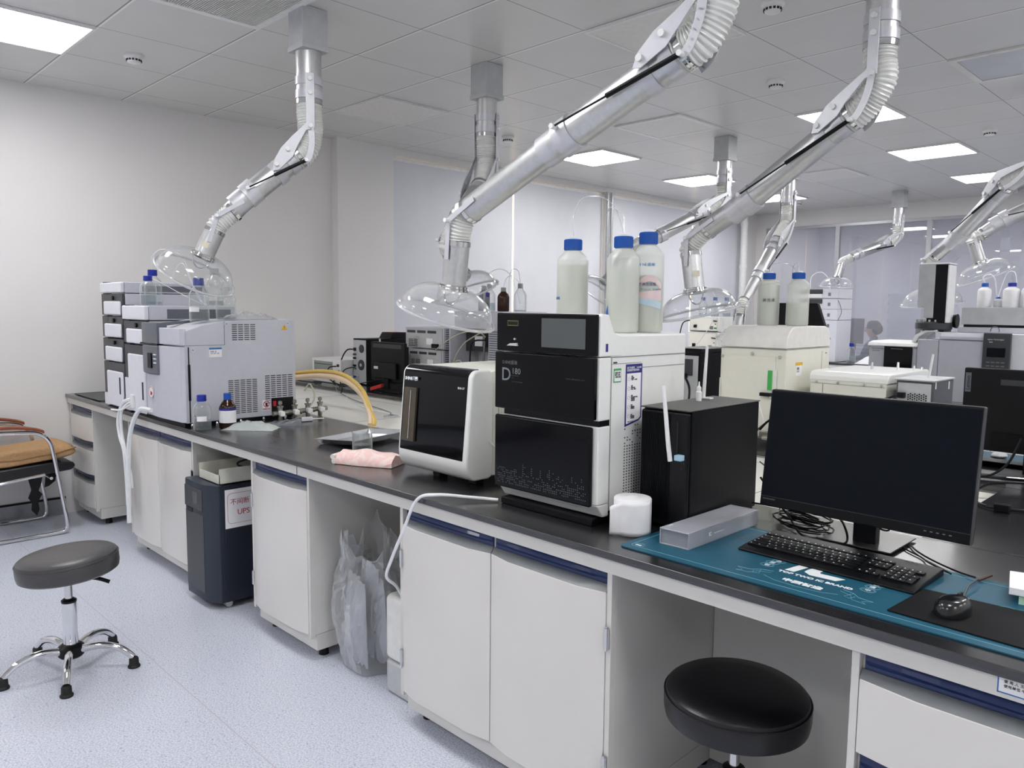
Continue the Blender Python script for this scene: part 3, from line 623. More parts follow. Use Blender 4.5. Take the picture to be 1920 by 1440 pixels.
part(B().prism([(x0-.005, .18), (x0+.02, .135), (x0+.14, .118), (x0+.258, .128), (x0+.262, .18)], 1.10, 1.258, 'z'), 'dark_display_panel', M_dgrey, t, bev=.01)
part(B().box(x0+.145, x0+.195, .1155, .122, 1.135, 1.215), 'display', M_screen, t)
part(B().box(x0+.005, x0+.25, .13, .16, 1.2575, 1.2665), 'grip_slot', M_black, t)
for i in range(3): part(B().box(x0+.212, x0+.245, .1215, .126, 1.205-i*.022, 1.211-i*.022), 'status_print', M_print, t)
b = B().cyl((x0+.13, .1365, 1.0), (x0+.13, .134, 1.0), .033, n=24); bd = part(b, 'badge', M_paper, t, label='round white badge with red mark')
b = B()
for i in range(16):
    a0, a1 = 2*PI*i/16, 2*PI*(i+1)/16; c_ = V3(x0+.13, .1335, 1.0)
    p = lambda a, r: c_+V3(math.cos(a)*r, 0, math.sin(a)*r); b.poly([p(a0, .028), p(a1, .028), p(a1, .031), p(a0, .031)])
b.poly([(x0+.12, .1335, .985), (x0+.14, .1335, .985), (x0+.15, .1335, .998), (x0+.125, .1335, 1.01)])
part(b, 'badge_mark', M_red, bd)
def slots(y0, y1, z0, z1, nc, nr, X=x1):
    b = B(); w = (y1-y0)/nc; h = (z1-z0)/nr
    for i in range(nc):
        for j in range(nr): b.box(X, X+.0012, y0+w*i+w*.1, y0+w*(i+1)-w*.1, z0+h*j+h*.3, z0+h*j+h*.68)
    part(b, 'vent_slots', M_hole, t)
slots(.412, .548, 1.285, 1.375, 4, 8); slots(.385, .552, .895, 1.08, 5, 18); slots(.592, .762, .935, 1.095, 5, 14)
part(B().box(x1, x1+.001, .372, .3745, 1.265, 1.388).box(x1, x1+.001, .16, .3745, 1.264, 1.2665), 'panel_seam', M_lip, t)
part(B().box(x1-.004, x1+.0015, .181, .187, .872, 1.258), 'door_gap', M_black, t); part(B().box(x1, x1+.006, .178, .19, .985, 1.17), 'door_hinge', M_blackm, t, bev=.002)
for y, z in ((.386, 1.375), (.735, 1.375), (.206, 1.243), (.206, .905)): s_ = part(B().cyl((x1, y, z), (x1+.003, y, z), .013, n=18), 'screw', M_alu2, t); part(B().box(x1+.003, x1+.0036, y-.004, y+.004, z-.0015, z+.0015), 'screw_slot', M_hole, s_)
s_ = part(B().box(x1, x1+.0012, .29, .357, 1.203, 1.252), 'asset_label', M_paper, t, label='white asset label with blue top edge'); part(B().box(x1+.0012, x1+.0016, .29, .357, 1.243, 1.252), 'label_band', M_inkb, s_)
text('检测  室\n310 101 178', 'label_print', .009, (x1+.0013, .297, 1.228), (0, 1, 0), (0, 0, 1), M_ink, s_)
M_warn = mat('warning yellow', (222, 176, 40), .5)
s_ = part(B().prism([(.697, 1.338), (.733, 1.338), (.715, 1.372)], x1, x1+.0012, 'x'), 'warning_triangle', M_warn, t); text('!', 'warning_mark', .026, (x1+.0013, .712, 1.342), (0, 1, 0), (0, 0, 1), M_ink, s_)
s_ = part(B().box(x1, x1+.0012, .578, .622, .90, .957), 'prohibition_sign', M_paper, t, label='no touching sign with red circle'); b = B()
for i in range(20):
    a0, a1 = 2*PI*i/20, 2*PI*(i+1)/20; p = lambda a, r: (x1+.0016, .60+math.cos(a)*r, .935+math.sin(a)*r); b.poly([p(a0, .014), p(a1, .014), p(a1, .018), p(a0, .018)])
b.obox((x1+.0016, .60, .935), (0, 1, -1), (1, 0, 0), (0, 1, 1), .016, .0003, .0018); b.box(x1+.0012, x1+.0018, .58, .62, .903, .913); part(b, 'sign_print', M_red, s_)
part(B().obox((x1+.0016, .60, .933), (0, 0, 1), (1, 0, 0), (0, 1, 0), .010, .0003, .006), 'hand_symbol', M_ink, s_)
text('禁止触摸', 'sign_words', .0085, (x1+.0021, .5825, .9045), (0, 1, 0), (0, 0, 1), M_print, s_)
o = part(B().box(x1, x1+.002, .63, .762, .873, .965), 'power_inlet', M_black, t, bev=.001); part(B().box(x1+.002, x1+.007, .638, .655, .92, .948), 'rocker_switch', M_red, o); part(B().box(x1+.002, x1+.03, .69, .72, .92, .945), 'inlet_plug', M_black, o)
b = B(); b.box(x0+.02, x1-.01, .16, .76, .846, .869)
part(b, 'base', M_blackm, t)
for y in (.19, .32, .45, .58, .71): part(B().lathe([(.007, 0), (.009, .012), (.004, .02)], (x1+.005, y, .846), n=10), 'foot_screw', M_steel, t)
# bottles on top of the second stack
reagent((-2.0, .31, 1.468), 'clear glass bottle with blue cap, back left on the second stack', 'clear bottles around the grey instruments', r=.049, h=.205, fill=.15)
reagent((-1.895, .245, 1.468), 'short clear glass bottle with blue cap, front left on the second stack', 'clear bottles around the grey instruments', r=.045, h=.165, fill=.55)
reagent((-1.82, .60, 1.468), 'clear glass bottle with grey cap seen through the clear hood', 'clear bottles around the grey instruments', r=.05, h=.22, cap=M_capg, fill=.2)
reagent((-1.335, .30, 1.386), 'clear glass bottle with blue cap standing on the mass spectrometer', 'clear bottles around the grey instruments', r=.05, h=.225, fill=.35, lab=(-1.6, -.4, .05, .075, M_paper))
reagent((-1.30, .43, 1.395), 'large clear capless bottle behind the blue capped one on the mass spectrometer', 'clear bottles around the grey instruments', r=.052, h=.17, cap=M_bott, fill=.1)
reagent((-1.10, .20, WT), 'clear glass bottle with blue cap on the bench in front of the mass spectrometer', 'clear bottles around the grey instruments', r=.043, h=.178, fill=.5, lab=(-1.0, .1, .05, .075, M_paper))
t_ = reagent((-1.06, .315, WT), 'brown glass bottle with blue cap and white label on the bench', None, r=.041, h=.182, glass=M_amber, cap=mat('bright blue cap', (24, 84, 180), .4), liq=M_amber, fill=.3, lab=(-2.3, .9, .035, .105, M_paper), capr=.42)
part(B().lathe([(.0422, .097), (.0422, .110)], n=24, cap=False), 'label_band', M_purple, t_, False)
# thin tubing between the bottles
def wire(pts, r, m, label, cat, name='cable', group=None, k=8, n=6):
    return solo(B().tube(cr(pts, k), r, n), name, m, label, cat, group)
wire([(-2.0, .31, 1.66), (-1.99, .31, 1.75), (-1.93, .35, 1.79), (-1.84, .42, 1.75), (-1.80, .46, 1.60), (-1.77, .5, 1.49)], .0022, M_tube, 'thin white tube arching from the back left bottle of the second stack', 'tube', 'thin_tube')
wire([(-1.895, .245, 1.63), (-1.87, .30, 1.60), (-1.80, .42, 1.52), (-1.76, .50, 1.475)], .002, M_tube, 'thin white tube running down from the short bottle of the second stack', 'tube', 'thin_tube')
wire([(-1.93, .40, 1.63), (-1.90, .42, 1.70), (-1.86, .44, 1.705), (-1.83, .46, 1.62), (-1.80, .50, 1.50), (-1.77, .53, 1.475)], .002, M_tube, 'thin white tube looping behind the short bottle of the second stack', 'tube', 'thin_tube')
# hoses hanging over the bench edge
wire([(-1.95, .158, .93), (-2.03, .13, .90), (-2.09, .12, .80), (-2.07, .12, .70), (-2.01, .12, .62), (-1.97, .115, .45), (-1.965, .115, .31)], .011, M_tube, 'white waste hose hanging from the second stack over the bench edge', 'hose', 'waste_hose')
wire([(-1.95, .158, .92), (-2.0, .135, .89), (-2.05, .125, .84), (-2.05, .125, .72), (-1.985, .122, .60), (-1.92, .12, .50), (-1.905, .12, .42)], .008, M_tube, 'thinner white hose curving beside the waste hose', 'hose', 'waste_hose')
wire([(-1.60, .135, .90), (-1.72, .12, .895), (-1.80, .11, .83), (-1.85, .10, .72), (-1.89, .10, .55), (-1.905, .10, .32), (-1.91, .10, .22)], .013, M_tube, 'thick white hose hanging from under the mass spectrometer', 'hose', 'waste_hose')
solo(B().box(-1.965, -1.915, .146, .158, .88, .955), 'hose_clip', M_white, 'small white clip holding the hoses on the second stack', 'clip', bev=.002)
wire([(-1.95, .15, .90), (-2.04, .12, .86), (-2.11, .09, .858)], .006, M_tube, 'short white tube end lying across the bench edge', 'tube', 'short_tube')
# left end of the bench: pad and keyboard
solo(B().box(-3.22, -2.62, .20, .50, WT+.0005, WT+.004), 'desk_pad', mat('green edged dark pad', (52, 62, 50), .6), 'dark green desk pad at the wall end of the bench', 'desk mat', bev=.001)
solo(B().box(-3.16, -2.66, .19, .36, WT+.0045, WT+.007), 'mouse_mat', M_dkg, 'dark grey mouse mat in front of the far left keyboard', 'mouse mat', bev=.001)
t = thing('keyboard', 'black keyboard at the wall end of the bench', 'keyboard', (-2.95, .46, WT+.007))
part(B().box(-3.15, -2.75, .39, .53, WT+.0075, WT+.022), 'keyboard_body', M_black, t, bev=.003); b = B()
for i in range(14):
    for j in range(5): b.box(-3.14+i*.0275, -3.117+i*.0275, .40+j*.024, .42+j*.024, WT+.022, WT+.027)
part(b, 'keys', M_dkg, t)
# plastic bags and foil
def crumple(n, m, w, d, h, seed, lift=None):
    rnd = random.Random(seed); b = B(); g = []
    for i in range(n+1):
        row = []
        for j in range(m+1):
            u, v = i/n, j/m; e = math.sin(PI*u)*math.sin(PI*v)
            row.append(b.m.verts.new(((u-.5)*w+rnd.uniform(-1, 1)*w*.02, (v-.5)*d+rnd.uniform(-1, 1)*d*.03, .002+h*(e**.6)*(.55+.45*rnd.random())+(lift(u, v) if lift else 0))))
        g.append(row)
    bt = [[b.m.verts.new((v.co.x, v.co.y, .0006)) for v in r_] for r_ in g]
    for i in range(n):
        for j in range(m):
            b.m.faces.new((g[i][j], g[i+1][j], g[i+1][j+1], g[i][j+1])); b.m.faces.new((bt[i][j], bt[i][j+1], bt[i+1][j+1], bt[i+1][j]))
    for i in range(n):
        for jj in (0, m): b.m.faces.new((g[i][jj], g[i+1][jj], bt[i+1][jj], bt[i][jj]))
    for j in range(m):
        for ii in (0, n): b.m.faces.new((g[ii][j], g[ii][j+1], bt[ii][j+1], bt[ii][j]))
    return b
def lay(b, name, m, loc, rz, label, cat, **k):
    bmesh.ops.rotate(b.m, verts=b.m.verts, cent=(0, 0, 0), matrix=Matrix.Rotation(rz, 3, 'Z')); bmesh.ops.translate(b.m, verts=b.m.verts, vec=loc)
    return solo(b, name, m, label, cat, loc=loc, **k)
lay(crumple(16, 10, .26, .13, .045, 3), 'plastic_bag', thin_glass('milky crinkled bag', (.85, .88, .87), .8, .55, .12, (.74, .80, .78)), (-.98, .40, WT), .75, 'crumpled milky plastic bag lying near the brown bottle', 'bag')
lay(crumple(10, 6, .20, .11, .022, 4, lambda u, v: .03*u**3), 'foil_pouch', mat('silver foil', (180, 182, 186), .22, .9), (-1.0, .58, WT), 1.0, 'silver foil pouch half open behind the milky plastic bag', 'pouch', flat=True)
lay(crumple(12, 6, .28, .14, .05, 9), 'plastic_bag', M_film, (-1.33, .57, 1.396), 1.3, 'clear crinkled plastic bag on top of the mass spectrometer', 'bag', flat=True)
t = thing('white_connector', 'white tubular cable connector lying on the bench by the brass valves', 'connector', (-1.03, .73, WT)); part(B().obox((-1.03, .73, WT+.013), (.25, 1, 0), (1, -.25, 0), (0, 0, 1), .045, .013, .012), 'connector_body', M_greyw, t, bev=.006); part(B().cyl((-1.06, .64, WT+.012), (-.995, .83, WT+.012), .004), 'connector_pin', M_white, t)
vt = None
for i, (x, y) in enumerate(((-1.05, .60), (-1.06, .69), (-1.07, .775), (-1.085, .86))):
    l = ['nickel vacuum valve closest to the mass spectrometer', 'nickel vacuum valve second from the mass spectrometer', 'nickel vacuum valve third from the mass spectrometer', 'nickel vacuum valve at the far right end of the row'][i]
    if vt is None:
        vt = thing('vacuum_valve', l, 'valve', (x, y, WT), 0, 'nickel vacuum valves in a row')
        mv = mat('nickel plated', (158, 156, 146), .25, .8)
        part(B().lathe([(.014, 0), (.015, .008), (.009, .012), (.012, .02), (.012, .045)], n=18), 'valve_foot', mv, vt, False)
        part(B().cyl((0, -.042, .055), (0, .042, .055), .013), 'valve_body', mv, vt, False)
        part(B().lathe([(.012, .055), (.013, .085), (.017, .087), (.017, .094), (.005, .096), (.005, .10)], n=18), 'valve_stem', mv, vt, False)
        part(B().lathe([(.004, .10), (.011, .103), (.011, .118), (.006, .122)], n=14), 'valve_knob', mv, vt, False)
        part(B().obox((.035, -.01, .058), (1, -.3, 0), (.3, 1, 0), (0, 0, 1), .032, .013, .013), 'white_plug', M_white, vt, False, bev=.006)
    else: place(copy_tree(vt), (x, y, WT), None, l)
wire([(-1.22, .82, .86), (-1.20, .80, .87), (-1.165, .735, .868), (-1.17, .70, .89), (-1.19, .69, .95)], .004, M_black, 'black power cord of the mass spectrometer', 'cable', 'power_cable')
# thick yellow and cream hose pair
for dz, m, l, nm in ((.030, M_yel, 'thick yellow hose arching behind the brass valves', 'yellow_hose'), (0, M_peach, 'thick cream hose arching just under the yellow hose', 'cream_hose')):
    wire([(-1.9, 1.15, 1.0+dz), (-1.55, 1.16, 1.035+dz), (-1.25, 1.13, 1.03+dz), (-.98, 1.07, .975+dz*.8), (-.80, 1.0, .90+dz*.3), (-.75+dz*.9, .975, .865), (-.735+dz*.9, .96, .838)], .019 if dz == 0 else .012, m, l, 'hose', nm, k=10, n=14)
# ------------------------------------------------------------ tray, beaker, towel
t = thing('steel_tray', 'shallow stainless steel tray on the bench behind the beaker', 'tray', (-.30, .62, WT)); b = B()
ca, sa = math.cos(.25), math.sin(.25)
def tr(x, y, z): return (-.30+x*ca-y*sa, .62+x*sa+y*ca, WT+z+.012*(x+.13)/.13*.6)
O = [(-.13, -.19), (.13, -.19), (.13, .19), (-.13, .19)]
def rg(s, z): return [b.m.verts.new(tr(x*s+(0), y*s, z)) for x, y in O]
r1, r2, r3, r4, r5 = rg(1, .026), rg(.93, .026), rg(.86, .004), rg(.86, .002), rg(.94, .0235)
r6 = rg(1, .0245)
for a_, c_ in ((r1, r2), (r2, r3), (r4, r5), (r5, r6), (r6, r1)):
    for i in range(4): b.m.faces.new((a_[i], a_[(i+1) % 4], c_[(i+1) % 4], c_[i]))
b.m.faces.new(r3); b.m.faces.new(r4)
part(b, 'tray_pan', mat('satin stainless', (196, 198, 202), .25, .9), t)
t = thing('glass_beaker', 'small glass beaker half full of water in front of the steel tray', 'beaker', (-.045, .445, WT))
part(B().lathe([(.040, 0), (.043, .004), (.043, .088), (.046, .093), (.0445, .093), (.0415, .088), (.0415, .006), (.0, .005)], n=32, cap=False), 'beaker_glass', M_bott, t, False); part(B().lathe([(.0405, .006), (.0405, .04), (0.001, .04)], n=28), 'water', M_liq, t, False)
rnd = random.Random(5); b = B(); n, m_ = 22, 12; ca, sa = math.cos(.45), math.sin(.45)
def tw(u, v, lay_): 
    x = (u-.5)*.25; y = (v-.5)*.13*(1-.25*abs(u-.45)); z = .006+lay_*(.012+.036*math.sin(PI*min(1, v*1.05))**.5*(.55+.45*math.sin(PI*(u*.8+.15))))+lay_*(.004*math.sin(u*13+v*4)+.003*math.sin(v*14-u*3))
    return (.16+x*ca-y*sa, .345+x*sa+y*ca, WT+z-(.004 if not lay_ else 0))
top = [[b.m.verts.new(tw(i/n, j/m_, 1)) for j in range(m_+1)] for i in range(n+1)]; bot = [[b.m.verts.new(tw(i/n, j/m_, 0)) for j in range(m_+1)] for i in range(n+1)]
for i in range(n):
    for j in range(m_): b.m.faces.new((top[i][j], top[i+1][j], top[i+1][j+1], top[i][j+1])); b.m.faces.new((bot[i][j], bot[i][j+1], bot[i+1][j+1], bot[i+1][j]))
    for jj in (0, m_): b.m.faces.new((top[i][jj], top[i+1][jj], bot[i+1][jj], bot[i][jj]))
for j in range(m_):
    for ii in (0, n): b.m.faces.new((top[ii][j], top[ii][j+1], bot[ii][j+1], bot[ii][j]))
tl = solo(b, 'folded_towel', M_pink, 'folded pink and white terry towel lying by the glass beaker', 'towel')
b = B()
for k, (dz, r_) in enumerate(((.012, .011), (.028, .010))):
    b.tube(cr([(tw(.0, v, 0)[0]-.006-.01*k, tw(0, v, 0)[1]-.004, WT+dz) for v in (0, .3, .6, .95)], 5), r_, 10)
part(b, 'rolled_hem', M_towelw, tl, label='white rolled hem')
# ------------------------------------------------------------ autosampler with dark window
t = thing('autosampler', 'cream autosampler with a large dark tinted window and rounded corners', 'laboratory instrument', (.56, .60, WT))
ax0, ax1 = .36, .755
def rprof(y0, y1, z0, z1, r, lean, n=7):
    P = []
    for cx_, cz_, a0 in ((y1-.02, z0+.02, -PI/2), (y1-.02, z1-.02, 0)):
        for i in range(3): a = a0+PI/2*i/2; P.append((cx_+.02*math.cos(a), cz_+.02*math.sin(a)))
    for i in range(n): a = PI/2+PI/2*i/(n-1); P.append((y0+lean+r+r*math.cos(a), z1-r+r*math.sin(a)))
    P.append((y0, z0+.075)); 
    for i in range(n): a = PI+PI/2*i/(n-1); P.append((y0+r*1.3+r*1.3*math.cos(a), z0+.06+.06*math.sin(a)))
    return P
part(B().prism(rprof(.335, .46, .868, 1.256, .035, .025), ax0, ax1, 'x'), 'front_shell', M_creamw, t, bev=.008)
part(B().box(ax0+.004, ax1-.006, .4605, .86, .875, 1.252), 'rear_housing', M_cream, t, bev=.004)
P = []
for i in range(9): a = PI/2+PI/2*i/8*.95; P.append((.36+.037+.039*math.cos(a), 1.221+.037*math.sin(a)))
P = [(.41, 1.2585)]+P+[(.3335, .945), (.337, .935), (.35, .937), (.37, 1.21), (.41, 1.25)]
o = part(B().prism(P, ax0+.012, ax1-.022, 'x'), 'tinted_door', M_blackg, t, bev=.002, label='tinted black door')
part(B().obox((.425, .3415, 1.075), (1, 0, 0), (0, 1, -.09), (0, .09, 1), .036, .0045, .100), 'lit_interior', mat('warm interior seen through tint', (70, 63, 48), .5, var=.25, scale=9), o)
part(B().obox((.43, .3365, 1.075), (1, 0, 0), (0, 1, -.09), (0, .09, 1), .0015, .0015, .09), 'sampling_needle', M_steel, o)
dn = V3(0, -1, .09).normalized(); up_ = V3(0, .09, 1).normalized()
text('SHINE盛瀚', 'white_lettering', .016, (ax0+.030, .3480, 1.203), (1, 0, 0), up_, M_print, o, bold=.0006); text('SHA-17', 'white_lettering', .011, (ax1-.062, .3470, 1.19), (1, 0, 0), up_, M_print, o)
part(B().box(ax1-.006, ax1-.0045, .52, .522, .88, 1.245).box(ax1-.006, ax1-.0045, .522, .86, 1.20, 1.2015).box(ax1-.006, ax1-.0045, .49, .491, .88, 1.25), 'panel_seam', M_lip, t)
b = B().tube(cr([(ax1-.002, .50, 1.10), (ax1+.01, .53, 1.085), (ax1+.014, .57, 1.03), (ax1+.01, .62, .95)], 6), .0016, 6); part(b, 'thin_lead', M_lip, t)
b = B().tube([(ax1+.004, .555+.022*math.cos(a), 1.0+.028*math.sin(a)) for a in [2*PI*i/24 for i in range(24)]], .0012, 6, closed=True); part(b, 'coiled_tube', M_tube, t)
b = B().tube(cr([(ax1+.004, .44, 1.005), (ax1+.012, .455, .985), (ax1+.012, .475, .985), (ax1+.006, .485, 1.0)], 5), .003, 6); part(b, 'clear_elbow', M_tube, t)
for x, y in ((.51, .42), (.70, .43), (.51, .80), (.70, .80)): part(B().box(x-.02, x+.02, y-.02, y+.02, WT+.0005, .876), 'foot', M_black, t, bev=.002)
# ------------------------------------------------------------ ion chromatograph
t = thing('ion_chromatograph', 'tall black and white ion chromatograph with a touch screen and three bottles on top', 'laboratory instrument', (1.155, .50, WT))
bx0, bx1, by0, by1 = .95, 1.362, .285, .735
part(B().box(bx0+.01, bx1-.002, by0+.065, by1, .885, 1.398), 'rear_housing', M_creamw, t, bev=.006)
P = [(by0+.012, 1.338), (by0+.012, 1.452), (by0+.02, 1.459), (by0+.052, 1.457), (by0+.064, 1.43), (by0+.075, 1.408), (by0+.10, 1.399), (by0+.12, 1.396), (by0+.12, 1.338)]
part(B().prism(P, bx0+.002, bx1, 'x'), 'upper_shell', M_creamw, t, bev=.004)
part(B().box(bx0+.002, bx1, by0+.012, by0+.064, 1.155, 1.335), 'middle_shell', M_creamw, t, bev=.004)
part(B().prism([(bx0+.002, by0+.066), (bx0+.002, by0+.012), (bx1, by0+.012), (bx1, by0+.066)], .91, 1.138, 'z').prism([(by0+.012, .91), (by0+.04, .872), (by0+.066, .872), (by0+.066, .91)], bx0+.002, bx1, 'x'), 'lower_shell', M_creamw, t, bev=.004)
part(B().box(bx0+.02, bx1-.004, by0+.02, by0+.066, 1.136, 1.157), 'dark_gap', M_black, t)
o1 = part(B().box(bx0+.003, bx1-.004, by0, by0+.012, 1.34, 1.458), 'upper_door', M_blackg, t, bev=.004, label='gloss black upper door')
o2 = part(B().box(bx0, bx1-.006, by0-.004, by0+.012, 1.158, 1.336), 'middle_door', M_blackg, t, bev=.004, label='gloss black middle door')
o3 = part(B().box(bx0, bx1-.016, by0-.004, by0+.012, .905, 1.137), 'lower_door', M_blackg, t, bev=.006, label='gloss black lower door with a dot pattern')
part(B().box(1.148, 1.318, by0-.0012, by0, 1.358, 1.444), 'touch_screen', M_glow, o1, label='grey touch screen')
part(B().box(1.003, 1.05, by0-.0015, by0, 1.418, 1.435), 'status_window', mat('olive edged window', (92, 98, 52), .3), o1); part(B().box(1.005, 1.048, by0-.0022, by0-.0012, 1.421, 1.432), 'status_glass', M_black, o1)
part(B().prism([(1.004, 1.357), (1.050, 1.357), (1.047, 1.366), (1.018, 1.364)], by0-.006, by0, 'y'), 'vial_shelf', M_alu2, o1); part(B().cyl((1.036, by0, 1.378), (1.036, by0-.004, 1.378), .0032), 'vial_button', M_alu2, o1)
F = lambda s, nm, sz, x, z, m, par, **k: text(s, nm, sz, (x, by0-.0045, z), (1, 0, 0), (0, 0, 1), m, par, **k)
F('SHINE盛瀚', 'grey_lettering', .014, .985, 1.300, M_dgrey, o2); F('D', 'model_letter', .058, .981, 1.248, M_dot, o2, bold=.0002); F('180', 'model_number', .026, 1.027, 1.270, M_dot, o2); F('CIC', 'grey_lettering', .006, 1.027, 1.256, M_dkg, o2)
F('Ion Chromatograph', 'grey_lettering', .006, 1.027, 1.244, M_dkg, o2); F('www.shinetech.com', 'grey_lettering', .009, 1.25, 1.268, M_dkg, o2)
part(B().box(1.022, 1.056, by0-.0048, by0-.004, 1.264, 1.2645), 'thin_rule', M_dot, o2)
rnd = random.Random(11); b = B()
for i in range(50):
    hcol = 3+int(5*abs(math.sin(i*.7)+.5*math.sin(i*1.9+1)))
    for j in range(11):
        x = bx0+.018+i*.0074; z = .922+j*.0066
        if x < bx1-.03 and j < hcol+3 and rnd.random() < (.72 if j < hcol else .22): b.box(x, x+.0021, by0-.0046, by0-.0038, z, z+.0021)
part(b, 'dot_pattern', M_dot, o3)
sx_ = bx1-.0015
part(B().box(sx_, sx_+.001, by0+.0665, by0+.068, .89, 1.335).box(sx_, sx_+.0012, by0+.066, by1-.004, 1.3345, 1.3365).box(sx_, sx_+.001, by0+.21, by1-.004, 1.300, 1.3012).box(sx_, sx_+.001, by0+.068, by0+.21, 1.3155, 1.3165), 'panel_seam', M_lip, t)
part(B().box(bx1, bx1+.0008, by0+.037, by0+.047, 1.352, 1.375), 'power_button', M_purple, t); part(B().box(sx_, sx_+.0012, by0+.075, by0+.092, 1.318, 1.3215), 'small_slot', M_hole, t)
S_ = part(B().box(sx_, sx_+.001, by0+.078, by0+.112, 1.262, 1.302), 'calibration_label', M_green, t, label='green edged calibration label'); part(B().box(sx_+.001, sx_+.0014, by0+.080, by0+.110, 1.265, 1.296), 'label_paper', M_paper, S_)
text('校准合格\n编号 028\n日期 有效', 'label_print', .0062, (sx_+.0016, by0+.082, 1.288), (0, 1, 0), (0, 0, 1), M_ink, S_)
S_ = part(B().prism([(by0+.135, 1.128), (by0+.203, 1.142), (by0+.215, 1.15), (by0+.215, 1.312), (by0+.135, 1.312)], sx_, sx_+.001, 'x'), 'instruction_label', M_purple, t, label='navy framed instruction label'); part(B().prism([(by0+.140, 1.135), (by0+.200, 1.146), (by0+.209, 1.153), (by0+.209, 1.285), (by0+.140, 1.285)], sx_+.001, sx_+.0014, 'x'), 'label_paper', M_paper, S_)
text('离子色谱仪\n仪器维护保养事项', 'label_title', .0075, (sx_+.0014, by0+.139, 1.299), (0, 1, 0), (0, 0, 1), M_print, S_)
text('SHINE盛瀚', 'label_title', .005, (sx_+.0014, by0+.186, 1.30), (0, 1, 0), (0, 0, 1), M_print, S_)
for k, s in enumerate(('开机\n流动相\n平衡三十分钟', '进样\n样品过滤\n零点二微米', '冲洗\n样品分析完毕后\n冲洗管路\n关闭电源', '维护\n每周检查\n更换滤芯', '注意\n请勿倾倒\n远离热源')):
    text(s, 'label_print', .0048, (sx_+.0016, by0+.160, 1.274-k*.0285), (0, 1, 0), (0, 0, 1), M_ink, S_)
    b = B(); cy_, cz_ = by0+.150, 1.268-k*.0275
    b.tube([(sx_+.0018, cy_+.0055*math.cos(a), cz_+.0055*math.sin(a)) for a in [2*PI*i/16 for i in range(16)]], .0003, 4, closed=True); part(b, 'label_icon', M_lip, S_)
text('400-779 7551', 'label_print', .0055, (sx_+.0016, by0+.146, 1.1395), (0, 1, 0), (0, 0, 1), M_lip, S_)
b = B(); rnd = random.Random(3)
for i in range(20):
    for j in range(26):
        if j < 19 or rnd.random() < .45: b.box(sx_, sx_+.0008, by0+.135+i*.0125, by0+.139+i*.0125, .915+j*.0085, .9185+j*.0085)
part(b, 'vent_holes', M_hole, t)
part(B().box(bx0+.03, bx1-.03, by0+.05, by1-.02, .850, .886), 'base', M_black, t, bev=.004); part(B().box(bx0+.012, bx1-.02, by0+.015, by1-.02, WT+.0005, .868), 'plinth', M_black, t, bev=.004)
# three tall bottles
def eluent(loc, label, rz, lev, group='tall translucent eluent bottles with blue caps', r=.052, h=.31, tag_=0, name='eluent_bottle'):
    t = thing(name, label, 'bottle', loc, rz, group)
    part(B().lathe([(r*.9, 0), (r, .008), (r, h*.745), (r*.985, h*.76), (r*.86, h*.79), (r*.53, h*.845), (r*.47, h*.855), (r*.47, h*.875)], n=36), 'bottle_body', M_hdpe, t, False)
    part(B().lathe([(r*.84, .004), (r*.93, .012), (r*.93, h*lev), (r*.9, h*lev+.001)], n=30), 'eluent_liquid', M_hliq, t, False)
    b = B().lathe([(r*.545, h*.86), (r*.565, h*.864), (r*.565, h*.968), (r*.53, h*.974)], n=32)
    for i in range(32):
        a = 2*PI*i/32; b.obox((r*.56*math.cos(a), r*.56*math.sin(a), h*.916), (math.cos(a), math.sin(a), 0), (-math.sin(a), math.cos(a), 0), (0, 0, 1), .0012, .0012, h*.048)
    c_ = part(b, 'blue_cap', M_cap2, t, False); part(B().lathe([(r*.36, h*.97), (r*.36, h*.993), (r*.3, h*1.0)], n=24), 'white_plug', M_white, c_, False)
    return t
def curved(par, s, size, a0, z, r, m, name='bottle_print', gap=1.0):
    """letters wrapped round a bottle, a0 = azimuth of the first letter"""
    a = a0
    for ch in s:
        wd = size*(1.0 if ord(ch) > 127 else .62)*gap; mid = a+wd/2/r
        if ch != ' ':
            Nn = V3(math.cos(mid), math.sin(mid), 0); Rr = V3(-Nn.y, Nn.x, 0)
            text(ch, name, size, Nn*(r+.0006)+V3(0, 0, z)-Rr*wd/2, Rr, (0, 0, 1), m, par, w=False)
        a = mid+wd/2/r
    return a
va = math.atan2(-1.406-.6, 2.732-1.2)      # azimuth toward the viewer's side of the room
b1 = eluent((1.024, .564, 1.3985), 'left tall translucent bottle with blue cap on the black and white chromatograph', 0, .70)
b2 = eluent((1.217, .584, 1.3985), 'middle tall translucent bottle with blue cap on the black and white chromatograph', 0, .66)
b3 = eluent((1.236, .690, 1.3985), 'right tall translucent bottle with pink and blue swoosh label on the chromatograph', 0, .55, h=.33)
bl = curved(b1.children[0], 'NE盛瀚', .010, va-1.45, .105, .052, M_inkb); curved(b1.children[0], '淋洗', .011, va-1.45, .05, .052, M_inkb)
bb = b2.children[0]
b = B(); A = [va-1.35+.35*i/6 for i in range(7)]
for p, q in zip(A, A[1:]): 
    hh = lambda a: .025+.04*(a-A[0])/(.35); b.poly([(.0527*math.cos(p), .0527*math.sin(p), .048), (.0527*math.cos(q), .0527*math.sin(q), .048), (.0527*math.cos(q), .0527*math.sin(q), .048+hh(q)*.6), (.0527*math.cos(p), .0527*math.sin(p), .048+hh(p)*.6)])
part(b, 'blue_label_corner', M_cap2, bb, False)
bc = b3.children[0]
